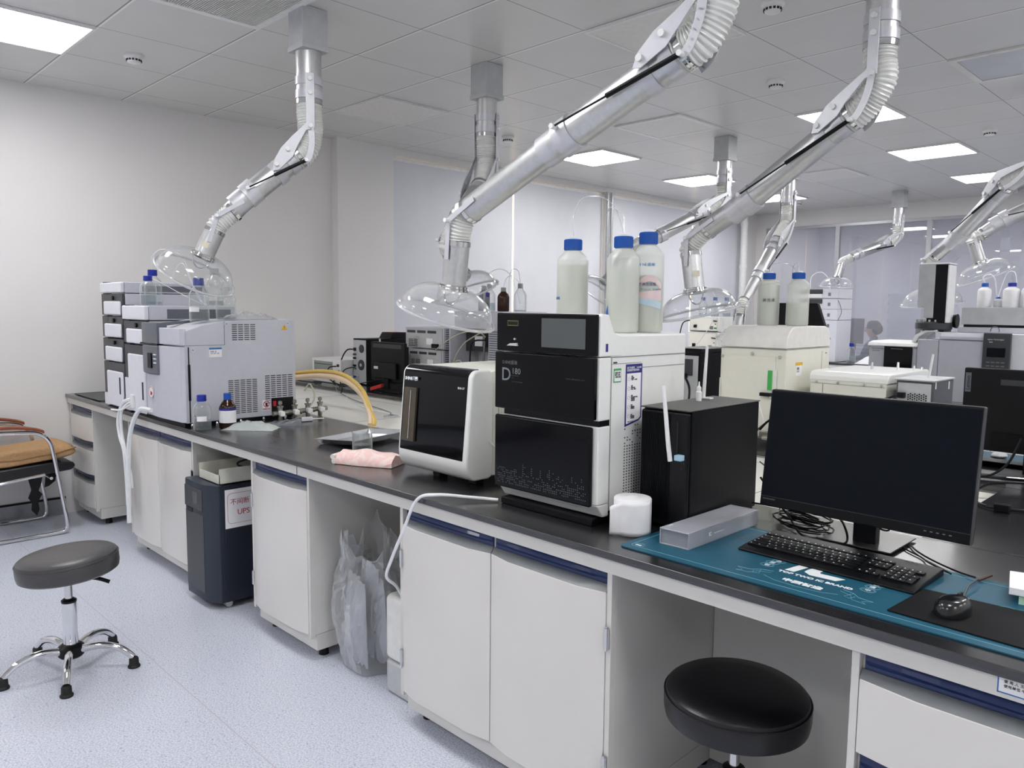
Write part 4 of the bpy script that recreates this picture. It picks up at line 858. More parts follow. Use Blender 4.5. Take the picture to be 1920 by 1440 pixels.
def band(a0, a1, f0, f1, m, rr=.0526):
    b = B(); n = 16
    for i in range(n):
        u, v = i/n, (i+1)/n; p, q = a0+(a1-a0)*u, a0+(a1-a0)*v
        b.poly([(rr*math.cos(p), rr*math.sin(p), f0(u)), (rr*math.cos(q), rr*math.sin(q), f0(v)), (rr*math.cos(q), rr*math.sin(q), f1(v)), (rr*math.cos(p), rr*math.sin(p), f1(u))])
    part(b, 'swoosh_print', m, bc, False)
Mpk, Mlb = mat('pale pink print', (222, 200, 200), .5), mat('pale blue swoosh', (184, 206, 218), .5)
band(va-.75, va+.95, lambda u: .135+.028*math.sin(PI*u), lambda u: .142+.042*math.sin(PI*(u*.8+.1)), Mpk); band(va-.75, va+.95, lambda u: .112-.012*u, lambda u: .128+.01*u, Mpk, .0525); band(va-.75, va+.95, lambda u: .095-.02*u, lambda u: .110-.012*u*u, Mlb)
curved(bc, 'SHINE盛瀚', .0125, va-.80, .212, .053, M_inkb); curved(bc, '离子淋洗液瓶', .0115, va-.80, .150, .0532, M_purple); curved(bc, 'Ion Eluent Liquid', .0085, va-.80, .136, .0532, M_inkb)
wire([(1.024, .564, 1.712), (1.02, .57, 1.78), (1.04, .60, 1.84), (1.10, .67, 1.82), (1.13, .72, 1.66), (1.12, .76, 1.42)], .0017, M_ltube, 'clear tube arching from the left tall bottle down behind the chromatograph', 'tube', 'clear_tube', k=10)
wire([(1.217, .584, 1.712), (1.20, .60, 1.77), (1.13, .62, 1.80), (1.09, .66, 1.74), (1.08, .73, 1.55), (1.08, .76, 1.40)], .0017, M_ltube, 'clear tube arching from the middle tall bottle down behind the chromatograph', 'tube', 'clear_tube', k=10)
# waste tube from the chromatograph into the jerrycan
wire([(.95, .30, .852), (.88, .24, .858), (.80, .165, .864), (.735, .135, .84), (.665, .13, .72), (.60, .125, .60), (.555, .14, .53), (.53, .20, .475), (.53, .23, .42)], .0055, M_tube, 'white waste tube running over the bench edge into the jerrycan', 'tube', 'waste_tube', k=10, n=10)
# ------------------------------------------------------------ near end of the bench: computer workplace
t = thing('computer_tower', 'black computer tower with a ribbed front beside the toilet roll', 'computer', (1.49, .60, WT))
part(B().box(1.405, 1.568, .455, .835, WT+.012, 1.19), 'case', M_blackm, t, bev=.003)
part(B().box(1.407, 1.566, .437, .455, WT+.012, 1.186), 'front_bezel', M_black, t, bev=.006); b = B()
for i in range(22): b.box(1.412+i*.0045, 1.4142+i*.0045, .4345, .438, WT+.03, 1.18)
part(b, 'front_ribs', M_blackm, t)
part(B().box(1.403, 1.5705, .437, .837, 1.1905, 1.194), 'top_panel', mat('dark grey top panel', (70, 70, 68), .45), t, bev=.0015)
part(B().box(1.531, 1.535, .4355, .437, 1.05, 1.16), 'drive_slot', M_hole, t)
for x, z in ((1.549, 1.045), (1.549, 1.03), (1.556, 1.045)): part(B().box(x-.002, x+.002, .436, .437, z-.004, z+.004), 'front_port', M_hole, t)
for x, y in ((1.42, .47), (1.555, .47), (1.42, .82), (1.555, .82)): part(B().cyl((x, y, WT+.0005), (x, y, WT+.0125), .010), 'rubber_foot', M_rubber, t)
t = thing('usb_antenna', 'white rod antenna on a pale blue plug in the front of the computer tower', 'antenna', (1.545, .425, 1.05))
part(B().obox((1.549, .424, 1.062), (1, 0, 0), (0, 1, 0), (0, 0, 1), .011, .0105, .008), 'blue_plug', mat('pale blue plastic', (170, 208, 226), .4), t, bev=.002)
part(B().tube([(1.530, .408, 1.052), (1.524, .405, 1.10), (1.505, .402, 1.262)], [.0065, .0065, .0055], 12), 'antenna_rod', M_white, t)
t = thing('white_antenna', 'white straight antenna standing at the back of the computer tower', 'antenna', (1.43, .72, 1.194)); part(B().tube([(1.43, .735, 1.195), (1.437, .735, 1.36)], [.006, .0045], 10), 'antenna_rod', M_white, t); part(B().box(1.41, 1.46, .725, .745, 1.1945, 1.199), 'antenna_base', M_white, t, bev=.001)
t = thing('dropper_bottle', 'tiny white dropper bottle on top of the computer tower', 'bottle', (1.456, .665, 1.194)); part(B().lathe([(.009, .0005), (.009, .028), (.006, .032)], (1.456, .665, 1.1942), n=18), 'bottle_body', M_white, t); part(B().lathe([(.007, .032), (.007, .042), (.0025, .048), (.002, .06)], (1.456, .665, 1.1942), n=16), 'nozzle_cap', M_white, t)
# toilet roll
t = thing('toilet_roll', 'toilet roll standing on end with its torn sheet hanging off', 'tissue roll', (1.452, .345, WT))
b = B().lathe([(.052, .0005), (.053, .004), (.053, .098), (.051, .101), (.022, .101), (.021, .09)], (1.452, .345, WT), n=44); part(b, 'paper_roll', M_paper, t)
b = B(); nn = 16
R0, U0 = V3(.704, .711, 0), V3(0, 0, 1)
c0 = V3(1.452, .345, WT)+V3(-.05, -.035, 0)*.3
gg = []
for i in range(nn+1):
    row = []
    for j in range(9):
        u, v = i/nn, j/8
        a = math.radians(245+70*min(1, u*1.6)) if u < .625 else math.radians(315)
        # wraps the front of the roll then leaves it at the left
        a = math.radians(375-150*(1-u)); rr = .0545+.0012*math.sin(v*9+u*11)*v; p = V3(1.452+rr*math.cos(a), .345+rr*math.sin(a), 0)
        if u < .3: k = (.3-u)/.3; aa = math.radians(375-150*.7); q0 = V3(1.452+.0545*math.cos(aa), .345+.0545*math.sin(aa), 0); p = q0+V3(-.74, -.67+.25*k, 0)*k*.036+V3(.1, -.1, 0)*.03*math.sin(v*3)*k
        row.append(b.m.verts.new((p.x, p.y, WT+.002+v*(.096-.05*max(0, .35-u))+.0015*math.sin(u*20)*(v > .9))))
    gg.append(row)
for i in range(nn):
    for j in range(8): b.m.faces.new((gg[i][j], gg[i+1][j], gg[i+1][j+1], gg[i][j+1]))
o = part(b, 'loose_sheet', M_paper, t); md = o.modifiers.new('thick', 'SOLIDIFY'); md.thickness = .0006
# teal desk mat with print
mz = WT+.0005
def rrect(x0, x1, y0, y1, r, n=6):
    P = []
    for cx_, cy_, a0 in ((x1-r, y1-r, 0), (x0+r, y1-r, PI/2), (x0+r, y0+r, PI), (x1-r, y0+r, 3*PI/2)):
        for i in range(n+1): a = a0+PI/2*i/n; P.append((cx_+r*math.cos(a), cy_+r*math.sin(a)))
    return P
t = thing('desk_mat', 'long teal desk mat printed with white letters in front of the near monitor', 'desk mat', (2.0, .44, WT))
part(B().prism(rrect(1.505, 2.62, .213, .635, .02), mz, mz+.003, 'z'), 'mat_sheet', M_teal, t)
mt = mz+.0031
def ringpath(P, wd):
    return [(x, y, mt) for x, y in P]
b = B().tube(ringpath(rrect(1.525, 2.60, .238, .612, .012), .001), .0006, 4, closed=True); part(b, 'border_line', M_thin, t)
TX = lambda s, sz, x, y, m=M_print, **k: text(s, 'mat_print', sz, (x, y, mt), (1, .0, 0), (0, 1, 0), m, t, **k)
b = B(); zi, ze = mt, mt+.0004
b.prism([(1.903, .352), (1.926, .352), (1.948, .47), (1.925, .47)], zi, ze, 'z')
arc = [];
C_ = [(2.034, .388), (2.022, .362), (1.962, .358), (1.943, .372), (1.943, .390), (1.958, .47), (1.984, .47), (1.972, .395), (1.976, .386), (2.01, .388)]
b.prism(C_, zi, ze, 'z'); part(b, 'big_letters', M_print, t, label='big white letters')
TX('TOP TWO IC BRAND', .0165, 1.895, .331, sx=1.12, bold=.0006); TX('中国智造', .0205, 1.929, .280, sx=1.15, bold=.0008)
for x, y, s in ((1.856, .355, '创'), (1.858, .379, '国'), (1.865, .40, '品'), (2.097, .357, '中'), (2.098, .384, '造'), (2.10, .406, '质')):
    TX(s, .014, x-.007, y-.005); b = B()
    for rr in (.0125, .015): b.tube([(x+rr*1.15*math.cos(a), y+rr*.85*math.sin(a), mt) for a in [2*PI*i/28 for i in range(28)]], .0003, 4, closed=True)
    part(b, 'circle_print', M_thin, t)
for flip in (1, -1):
    cx_ = 1.973; fx_ = lambda x: cx_+flip*(x-.01-cx_); b = B()
    L = [(1.90, .343), (1.872, .330), (1.862, .308), (1.83, .302), (1.842, .312), (1.822, .326), (1.855, .330), (1.872, .348), (1.90, .356)]
    L2 = [(1.872, .348), (1.882, .318), (1.868, .312), (1.862, .33)]; L3 = [(1.895, .316), (1.93, .300), (1.99, .296)]
    for Q in (L, L2, L3): b.tube([(fx_(x), y-.035, mt) for x, y in Q], .0004, 4)
    part(b, 'ribbon_print', M_thin, t)
text('标识', 'mat_print', .009, (1.535, .247, mt), (1, 0, 0), (0, 1, 0), M_print, t, bold=.0004); b = B()
for rr in (.014, .018): b.tube([(1.543+rr*math.cos(a), .2505+rr*math.sin(a), mt) for a in [PI*i/12-.3 for i in range(13)]], .0003, 4)
part(b, 'circle_print', M_thin, t)
b = B()
for rr in (.02, .026, .033, .04): b.tube([(2.345+rr*(1+.15*math.sin(3*a))*math.cos(a), .44+rr*.8*(1+.12*math.cos(4*a))*math.sin(a), mt) for a in [2*PI*i/30 for i in range(30)]], .0003, 4, closed=True)
part(b, 'contour_print', M_thin, t); TX('高效\n国产\n精工', .017, 2.395, .455, bold=.0005)
# grey product box
t = thing('grey_box', 'long silver grey cardboard box lying on the teal mat', 'box', (1.61, .50, mz+.003))
A_ = V3(1.572, .305, 0); dB = V3(.005, .36, 0); dW = V3(.088, .004, 0); zb = mz+.0035
def qb(b, u0, u1, v0, v1, z0, z1):
    pts = [A_+dW*u+dB*v for u, v in ((u0, v0), (u1, v0), (u1, v1), (u0, v1))]; return b.prism([(p.x, p.y) for p in pts], z0, z1, 'z')
part(qb(B(), .03, .97, .012, 1, zb+.002, zb+.040), 'box_tray', mat('matt grey card', (150, 154, 160), .5), t)
part(qb(B(), 0, 1, 0, 1, zb+.040, zb+.044), 'box_lid', mat('silver grey card', (186, 188, 196), .35, .3), t, bev=.0008); part(qb(B(), .97, 1.0, 0, 1, zb, zb+.040), 'box_side', mat('silver grey card'), t, bev=.0005); part(qb(B(), 0, .03, 0, 1, zb, zb+.040), 'box_side', mat('silver grey card'), t, bev=.0005); part(qb(B(), 0, 1, 0, 1, zb, zb+.002), 'box_base', mat('silver grey card'), t)
text('IC', 'box_print', .014, (1.6615, .405, zb+.018), (0, 1, 0), (0, 0, 1), M_print, t, bold=.0006); text('Ion Chromatography', 'box_print', .006, (1.6618, .432, zb+.02), (0, 1, 0), (0, 0, 1), M_print, t); text('SHINE', 'box_print', .008, (1.585, .33, zb+.0442), (0, 1, 0), (-1, 0, 0), M_print, t)
# keyboard
t = thing('keyboard', 'black full size keyboard on the teal mat under the near monitor', 'keyboard', (1.965, .50, mz+.003), math.radians(-1.5))
kb = mz+.0035; kx0, kx1, ky0, ky1 = -.218, .218, -.095, .095
b = B(); P_ = [(ky0, .0), (ky1, .0), (ky1, .018), (ky1-.02, .018), (ky0+.03, .010), (ky0, .006)]; part(B().prism(P_, kx0, kx1, 'x'), 'keyboard_body', M_black, t, False, bev=.004)
def kz(y): return .0105+(y-(ky0+.03))/(ky1-.02-ky0-.03)*.008
b = B(); lg = B(); tilt = Vector((0, 1, .0105/.14)).normalized(); kn = V3(1, 0, 0).cross(tilt)
def key(x, y, w_, h_=.0165):
    c_ = V3(x+w_/2, y, kz(y)+.0012); b.obox(c_, (1, 0, 0), tilt, kn, w_/2-.0009, h_/2-.0006, .0018)
    lg.obox(c_+kn*.0019+V3(-w_/2+.0055, 0, 0)+tilt*.003, (1, 0, 0), tilt, kn, .0016, .0016, .0001)
pt = .0185; yy = [ky0+.042+i*.0187 for i in range(6)]
rows = [[1.25, 1.25, 1.25, 5.7, 1.25, 1.25, 1.25, 1.8], [2.25]+[1]*10+[2.75], [1.75]+[1]*11+[2.25], [1.5]+[1]*12+[1.5], [1]*13+[2], [1]*15]
x_l = kx0+.008
for r_, y in zip(rows, yy):
    x = x_l; s_ = 15*pt/sum(r_)
    for w_ in r_: key(x, y+(.003 if r_ is rows[5] else 0), w_*s_, .011 if r_ is rows[5] else .0165); x += w_*s_
x = x_l+15*pt+.007
for i in range(3):
    for j in (3, 4, 5): key(x+i*pt*.92, yy[j]+(.003 if j == 5 else 0), pt*.92, .011 if j == 5 else .0165)
    key(x+i*pt*.92, yy[0]-.002, pt*.92)
key(x+pt*.92, yy[1]-.002, pt*.92); x += 3*pt*.92+.007
for i in range(4):
    for j in range(5):
        if i == 3 and j in (0, 3): continue
        if i < 3 or True: key(x+i*pt*.92, yy[j]-(.008 if i == 3 and j in (1,) else 0), pt*.92, .034 if i == 3 and j == 1 else .0165)
part(b, 'keys', M_blackm, t, False); part(lg, 'key_legends', M_print, t, False)
text('Lenovo', 'keyboard_print', .011, (kx1-.085, ky1-.018, kz(ky1-.018)+.001), (1, 0, 0), (0, 1, 0), M_dkg, t, w=False)
wire([(2.20, .590, WT+.012), (2.13, .66, WT+.006), (2.10, .70, WT+.004), (2.05, .74, WT+.004), (1.99, .80, WT+.004)], .0022, M_black, 'black keyboard lead running back under the monitor stand', 'cable', 'keyboard_cable')
# mouse pad and mouse
pd = mz+.0036
solo(B().prism([(2.172, .262), (2.185, .452), (2.50, .47), (2.52, .25)], pd, pd+.003, 'z'), 'mouse_pad', mat('black mouse pad', (14, 15, 18), .7, spec=.2), 'black cloth mouse pad lying across the right end of the teal mat', 'mouse mat', bev=.001)
mp = pd+.0032; t = thing('computer_mouse', 'black wired mouse on the black mouse pad', 'mouse', (2.275, .345, mp), math.radians(-8))
b = B(); g = []
for j in range(13):
    th = j/12; g.append([b.m.verts.new((.031*math.cos(a)*math.cos(th*PI/2)**.45*(1-.10*math.sin(a)), .053*math.sin(a)*math.cos(th*PI/2)**.5, .0005+.034*math.sin(th*PI/2)**.9*(1-.12*math.sin(a)*math.cos(th*PI/2)))) for a in [2*PI*i/28 for i in range(28)]])
b.rings(g); part(b, 'mouse_shell', mat('satin black shell', (20, 22, 22), .22, coat=.3), t, False)
part(B().obox((0, .025, .0335), (0, 1, 0), (1, 0, 0), (0, 0, 1), .009, .0025, .004), 'scroll_wheel', M_rubber, t, False, bev=.001); part(B().lathe([(.0032, 0), (.0028, .012), (.002, .016)], (.0, .050, .012), (0, 1, .2), n=10), 'cable_relief', mat('pink red strain relief', (206, 96, 102), .5), t, False)
wire([(2.268, .412, mp+.013), (2.264, .45, WT+.008), (2.255, .52, WT+.014), (2.257, .575, WT+.016), (2.25, .602, WT+.014)], .0022, M_dkg, 'dark grey mouse lead curving over the teal mat', 'cable', 'mouse_cable')
wire([(2.248, .605, WT+.012), (2.20, .64, WT+.006), (2.13, .69, WT+.005), (2.07, .75, WT+.005), (2.02, .83, WT+.005)], .0024, M_black, 'black lead running from the cable tie back to the monitor stand', 'cable', 'mouse_cable')
solo(B().obox((2.262, .625, WT+.010), (.35, 1, .12), (1, -.35, 0), (0, 0, 1), .024, .003, .002), 'velcro_tie', mat('brown tie', (70, 44, 38), .6), 'small brown cable tie where the mouse lead is bundled', 'cable tie')
# white block with green base at the right edge
t = thing('note_block', 'white and pale green block of paper at the right edge of the teal mat', 'paper block', (2.39, .56, mz+.003)); part(B().prism([(2.337, .505), (2.41, .515), (2.41, .66), (2.31, .63)], mz+.022, mz+.038, 'z'), 'white_block', M_paper, t, bev=.001)
part(B().prism([(2.355, .51), (2.42, .52), (2.42, .65), (2.335, .625)], mz+.0034, mz+.022, 'z'), 'green_block', mat('pale green pad', (178, 214, 190), .6), t)
solo(B().box(2.352, 2.45, .74, .98, WT+.0005, 1.02), 'white_carton', M_creamw, 'white case cut off by the right edge of the photo behind the paper block', 'box', bev=.004)
# monitor
t = thing('monitor', 'near black monitor, switched off, facing the camera on a square foot', 'monitor', (1.955, .75, WT))
TL = lambda z: .606+(z-.935)*.14
def mon(b, x0, x1, z0, z1, d0, d1):
    return b.prism([(TL(z0)+d0, z0), (TL(z0)+d1, z0), (TL(z1)+d1, z1), (TL(z1)+d0, z1)], x0, x1, 'x')
part(mon(B(), 1.70, 2.234, .928, 1.252, .0, .022), 'back_shell', M_black, t, bev=.004); part(mon(B(), 1.703, 2.231, .931, 1.249, -.0015, .001), 'bezel', M_blackm, t)
part(mon(B(), 1.706, 2.228, .957, 1.246, -.002, -.0012), 'screen', M_screen, t, label='dark switched off screen'); part(mon(B(), 1.71, 1.745, .946, .950, -.0022, -.0012), 'brand_plate', M_dkg, t)
part(mon(B(), 1.703, 2.231, .9545, .9555, -.0024, -.001), 'bezel_line', M_dkg, t); part(mon(B(), 2.2310, 2.2342, .93, 1.25, -.002, .012), 'side_edge', M_dkg, t)
for i in range(5): part(mon(B(), 2.13+i*.014, 2.136+i*.014, .943, .945, -.0023, -.0013), 'menu_mark', M_dot, t)
part(B().box(1.925, 1.985, .70, .735, WT+.008, 1.10), 'stand_neck', M_black, t, bev=.004); part(B().box(1.93, 1.98, .634, .702, 1.04, 1.10), 'neck_mount', M_black, t)
part(B().box(1.845, 2.040, .655, .850, WT+.006, WT+.010), 'foot_plate', mat('brushed dark foot', (96, 94, 94), .28, .7), t, bev=.001); part(B().box(1.87, 2.015, .68, .83, WT+.0005, WT+.006), 'foot_pad', M_black, t)
part(B().tube(cr([(1.985, .72, .905), (2.0, .70, .90), (2.018, .70, .902), (2.02, .70, .925), (2.02, .70, .955)], 6), .0025, 8), 'cable_hook', M_black, t)
# cable heap behind the keyboard
rnd = random.Random(21)
for k in range(7):
    cx_, cy_ = 1.775+rnd.uniform(-.012, .02), .735+rnd.uniform(-.02, .02); rx, ry, ph = rnd.uniform(.06, .095), rnd.uniform(.03, .055), rnd.uniform(-.5, -.2)
    pts = []
    for i in range(26):
        a = 2*PI*i/25*1.15+k; x, y = rx*math.cos(a)*(1+.06*rnd.random()), ry*math.sin(a)*(1+.08*rnd.random())
        pts.append((cx_+x*math.cos(ph)-y*math.sin(ph), cy_+x*math.sin(ph)+y*math.cos(ph), WT+.004+.006*k+.004*rnd.random()))
    solo(B().tube(cr(pts, 3), .0021, 6), 'coiled_cable', M_black, 'one turn of the black cable heap behind the keyboard, below the near monitor', 'cable', 'turns of the black cable heap')
wire([(1.60, .80, .96), (1.66, .79, .90), (1.72, .75, .87), (1.80, .66, WT+.006), (1.87, .625, WT+.006), (1.93, .645, WT+.014), (1.905, .69, WT+.05), (1.84, .76, WT+.075), (1.86, .80, .955)], .0032, M_black, 'thick black video cable crossing in front of the monitor foot', 'cable', 'video_cable')
wire([(1.57, .84, 1.10), (1.60, .86, 1.13), (1.64, .88, 1.06), (1.645, .90, 1.0), (1.61, .92, .93), (1.56, .95, .88)], .0036, M_black, 'black power lead looping out behind the computer tower', 'cable', 'power_lead')
solo(B().obox((1.630, .872, 1.085), (.35, .15, -.9), (1, 0, .4), (0, 1, 0), .02, .009, .009), 'ferrite_bead', M_black, 'black ferrite bead on the lead behind the computer tower', 'ferrite', bev=.003)
wire([(1.60, .86, .98), (1.64, .92, .96), (1.68, .98, .90), (1.71, .99, .86), (1.74, .96, .848)], .0024, M_black, 'thin black cable dropping behind the near monitor', 'cable', 'thin_cable')
wire([(1.575, .84, 1.0), (1.60, .88, .96), (1.60, .93, .90), (1.585, .97, .85), (1.58, .98, .82)], .0022, M_dkg, 'thin grey cable dropping from the computer tower to the channel', 'cable', 'thin_cable')
b = B()
for i in range(7): b.tube(cr([(1.655+i*.0015, .985, .93-i*.003), (1.672+i*.002, .975, .90), (1.69+i*.0015, .97, .865+i*.002), (1.70, .965, .845)], 5), .0013, 5)
solo(b, 'tied_cable_bundle', M_black, 'small bundle of thin black cable tied together above the white channel', 'cable')
wire([(1.575, .80, .875), (1.66, .82, .872), (1.75, .80, .873), (1.80, .77, .873)], .003, M_black, 'black cable stretched along the bench from tower to monitor', 'cable', 'thin_cable')
# things at the far right behind the near monitor
wire([(2.06, 1.86, 1.02), (2.03, 1.84, .93), (1.99, 1.80, .885), (1.95, 1.78, .875)], .005, M_black, 'thick black cable hanging from the rear monitor at the right edge', 'cable', 'hanging_cable')
wire([(2.10, 1.82, .868), (2.03, 1.76, .868), (2.0, 1.66, .867), (2.0, 1.52, .855), (2.05, 1.42, .853), (2.12, 1.40, .853), (2.2, 1.44, .853)], .005, M_black, 'thick black looped lead lying over the worktop bridge', 'cable', 'looped_lead')
t = thing('power_plug', 'black plug with steel pins lying on the worktop bridge', 'plug', (2.10, 1.38, WT)); part(B().obox((2.12, 1.385, WT+.015), (1, .15, 0), (0, 1, 0), (0, 0, 1), .022, .014, .013), 'plug_body', M_black, t, bev=.004)
for dy in (-.006, .006): part(B().obox((2.088, 1.38+dy, WT+.016), (1, .15, 0), (0, 1, 0), (0, 0, 1), .010, .0012, .003), 'plug_pin', M_steel, t)
t = thing('screwdriver', 'screwdriver with a red tipped grey handle at the edge of the second bench', 'screwdriver', (1.98, 1.90, WT)); sd_ = V3(.9, .35, 0).normalized(); s0 = V3(1.905, 1.88, WT+.014)
part(B().cyl(s0, s0+sd_*.018, .011, .012, 12), 'red_end', mat('bright red plastic', (210, 30, 44), .35), t); part(B().cyl(s0+sd_*.018, s0+sd_*.11, .010, .008, 12), 'handle', M_dkg, t); part(B().cyl(s0+sd_*.11, s0+sd_*.21, .003, n=10), 'shaft', M_steel, t)
# ------------------------------------------------------------ stools
def stool(loc, rz, top, hub, tilt, label, lev, matl):
    t = thing('lab_stool', label, 'stool', loc, rz, None)
    Rm = Matrix.Rotation(tilt[0], 3, 'X') @ Matrix.Rotation(tilt[1], 3, 'Y')
    pr = [(.168, -.088), (.180, -.080), (.184, -.06), (.184, -.03), (.178, -.012), (.165, -.003), (.12, .001), (.05, .002)]
    b = B(); rr = []
    for r, z in pr: rr.append([b.m.verts.new(Rm @ V3(r*math.cos(2*PI*i/56), r*math.sin(2*PI*i/56), z)+V3(0, 0, top)) for i in range(56)])
    b.rings(rr); s_ = part(b, 'seat', matl, t, False)
    b = B().tube([Rm @ V3(.183*math.cos(2*PI*i/56), .183*math.sin(2*PI*i/56), -.022)+V3(0, 0, top) for i in range(56)], .002, 6, closed=True); part(b, 'seat_piping', matl, s_, False)
    part(B().box(-.07, .07, -.07, .07, top-.102, top-.086), 'seat_plate', M_black, t, False)
    part(B().cyl((0, 0, .28), (0, 0, top-.09), .014), 'gas_lift', M_steel, t, False); part(B().lathe([(.027, .10), (.027, .285), (.022, .29)], n=28), 'column', M_chrome, t, False); part(B().lathe([(.0275, .283), (.0285, .292), (.02, .298)], n=24), 'column_collar', M_black, t, False)
    part(B().tube(cr([(.03, 0, top-.105), (.10, 0, top-.115), (.15, 0, top-.135)], 5), [.008]*11, 8), 'height_lever', M_black, t, False).rotation_euler = (0, 0, lev)
    part(B().lathe([(.040, .058), (.047, .065), (.047, .10), (.032, .112)], n=30), 'hub', M_black, t, False)
    for k in range(5):
        a = 2*PI*k/5+hub; c, s = math.cos(a), math.sin(a); Q = cr([(.035*c, .035*s, .085), (.11*c, .11*s, .098), (.185*c, .185*s, .082), (.236*c, .236*s, .042)], 5)
        lg_ = part(B().tube(Q, [.016-.003*i/(len(Q)-1) for i in range(len(Q))], 14), 'leg', M_chrome, t, False, label='chrome curved leg')
        part(B().lathe([(.023, 0), (.024, .006), (.019, .012), (.018, .036), (.014, .042)], (.238*c, .238*s, 0), n=20), 'rubber_foot', M_rubber, lg_, False)
    return t
stool((-.645, -.55, 0), 0, .487, math.radians(-19.5), (math.radians(3.5), math.radians(-2.5)), 'round black stool with chrome star base standing free in the aisle', math.radians(62), M_leather2)
stool((1.790, .352, 0), .5, .512, .3, (math.radians(1), 0), 'round black stool pushed under the bench in the foreground', math.radians(10), M_leather)
# ------------------------------------------------------------ visitor chair
t = thing('visitor_chair', 'chrome framed visitor chair with wooden armrests by the left wall', 'chair', (-2.97, -.30, 0))
for x, nm in ((-2.735, 'near'), (-3.215, 'far')):
    Q = cr([(x, -.60, .60), (x, -.56, .665), (x, -.46, .685), (x, -.30, .68), (x, -.16, .665), (x, -.09, .61), (x, -.065, .50), (x, -.03, .25), (x, -.008, .08), (x, -.02, .025), (x, -.07, .013), (x, -.30, .013), (x, -.62, .013)], 7)
    part(B().tube(Q, .0125, 14), 'side_frame', M_chrome, t)
    Q = cr([(x, -.56, .688), (x, -.44, .712), (x, -.28, .71), (x, -.165, .688), (x, -.115, .668)], 6); b = B(); rr = []
    for i, q in enumerate(Q):
        wv = .024*(1-.25*abs(i/(len(Q)-1)-.5)*2); rr.append([b.m.verts.new((q.x+sx0*wv, q.y, q.z+sz0)) for sx0, sz0 in ((-1, -.006), (1, -.006), (1, .008), (.5, .014), (-.5, .014), (-1, .008))])
    b.rings(rr); part(b, 'armrest', M_wood, t, bev=.002, label='varnished wooden armrest')
part(B().tube([(-2.735, -.085, .37), (-3.215, -.085, .37)], .010, 10).tube([(-2.735, -.12, .40), (-2.735, -.62, .345)], .009, 10).tube([(-3.215, -.12, .40), (-3.215, -.62, .345)], .009, 10), 'seat_rails', M_chrome, t)
part(B().tube([(-2.735, -.62, .013), (-3.215, -.62, .013)], .0125, 12), 'floor_bar', M_chrome, t)
b = B(); P_ = [(-.60, .36), (.04, .405), (.065, .43), (.05, .455), (-.05, .465)]+[(-.05-.075*i-.0375, .468-.0045*i-(0.008 if False else 0)) for i in range(7)]+[(-.60, .43)]
b.prism(P_, -3.19, -2.755, 'x'); part(b, 'seat', M_leather, t, bev=.012)
b = B()
for i in range(7): b.tube(cr([(-3.18, -.03-.075*i, .462-.005*i), (-2.97, -.03-.075*i, .472-.005*i), (-2.762, -.03-.075*i, .462-.005*i)], 4), .010, 8)
part(b, 'seat_tufts', M_leather, t)
b = B(); P_ = [(-.60, .43), (-.66, .60), (-.74, .95), (-.70, .96), (-.62, .62), (-.57, .45)]; b.prism(P_, -3.18, -2.77, 'x'); part(b, 'backrest', M_leather, t, bev=.01)
for q, nm in (([(-.20, .37), (-.12, .372), (-.13, .33), (-.145, .29), (-.125, .265), (-.15, .22), (-.145, .17), (-.16, .13), (-.19, .17), (-.185, .22), (-.205, .25), (-.185, .30)], 0), ([(-.09, .38), (-.03, .385), (-.035, .33), (-.075, .30), (-.10, .295)], 1)):
    part(B().prism(q, -2.80-.05*nm, -2.797-.05*nm, 'x'), 'torn_leather_strip', M_black, t)
b = B(); rnd = random.Random(2); n, m_ = 18, 12
def cz(u, v, top_): x = -2.98+.43*(u-.5)*(1-.10*abs(2*v-1)**5); y = -.155+.50*(v-.5)*(1-.09*abs(2*u-1)**5); return (x, y+.004*math.sin(u*20), (.487-.04*(1-v)+((.042+.048*((1-abs(2*u-1)**8)*(1-abs(2*v-1)**8))**.5) if top_ else (.012*(abs(2*u-1)**8+abs(2*v-1)**8)))+.003*math.sin(v*30+u*8)*top_))
tp = [[b.m.verts.new(cz(i/n, j/m_, 1)) for j in range(m_+1)] for i in range(n+1)]; bt = [[b.m.verts.new(cz(i/n, j/m_, 0)) for j in range(m_+1)] for i in range(n+1)]
for i in range(n):
    for j in range(m_): b.m.faces.new((tp[i][j], tp[i+1][j], tp[i+1][j+1], tp[i][j+1])); b.m.faces.new((bt[i][j], bt[i][j+1], bt[i+1][j+1], bt[i+1][j]))
    for jj in (0, m_): b.m.faces.new((tp[i][jj], tp[i+1][jj], bt[i+1][jj], bt[i][jj]))
for j in range(m_):
    for ii in (0, n): b.m.faces.new((tp[ii][j], tp[ii][j+1], bt[ii][j+1], bt[ii][j]))
cu = solo(b, 'seat_cushion', M_tan, 'tan corduroy cushion lying on the visitor chair', 'cushion'); md = cu.modifiers.new('soft', 'SUBSURF'); md.levels = 1; md.render_levels = 2
b = B().tube(cr([cz(1, v, 0)[:2]+(cz(1, v, 0)[2]+.034,) for v in [0, .25, .5, .75, 1]], 5), .004, 6); part(b, 'cushion_seam', mat('tan corduroy dark seam', (150, 112, 76), .9), cu)
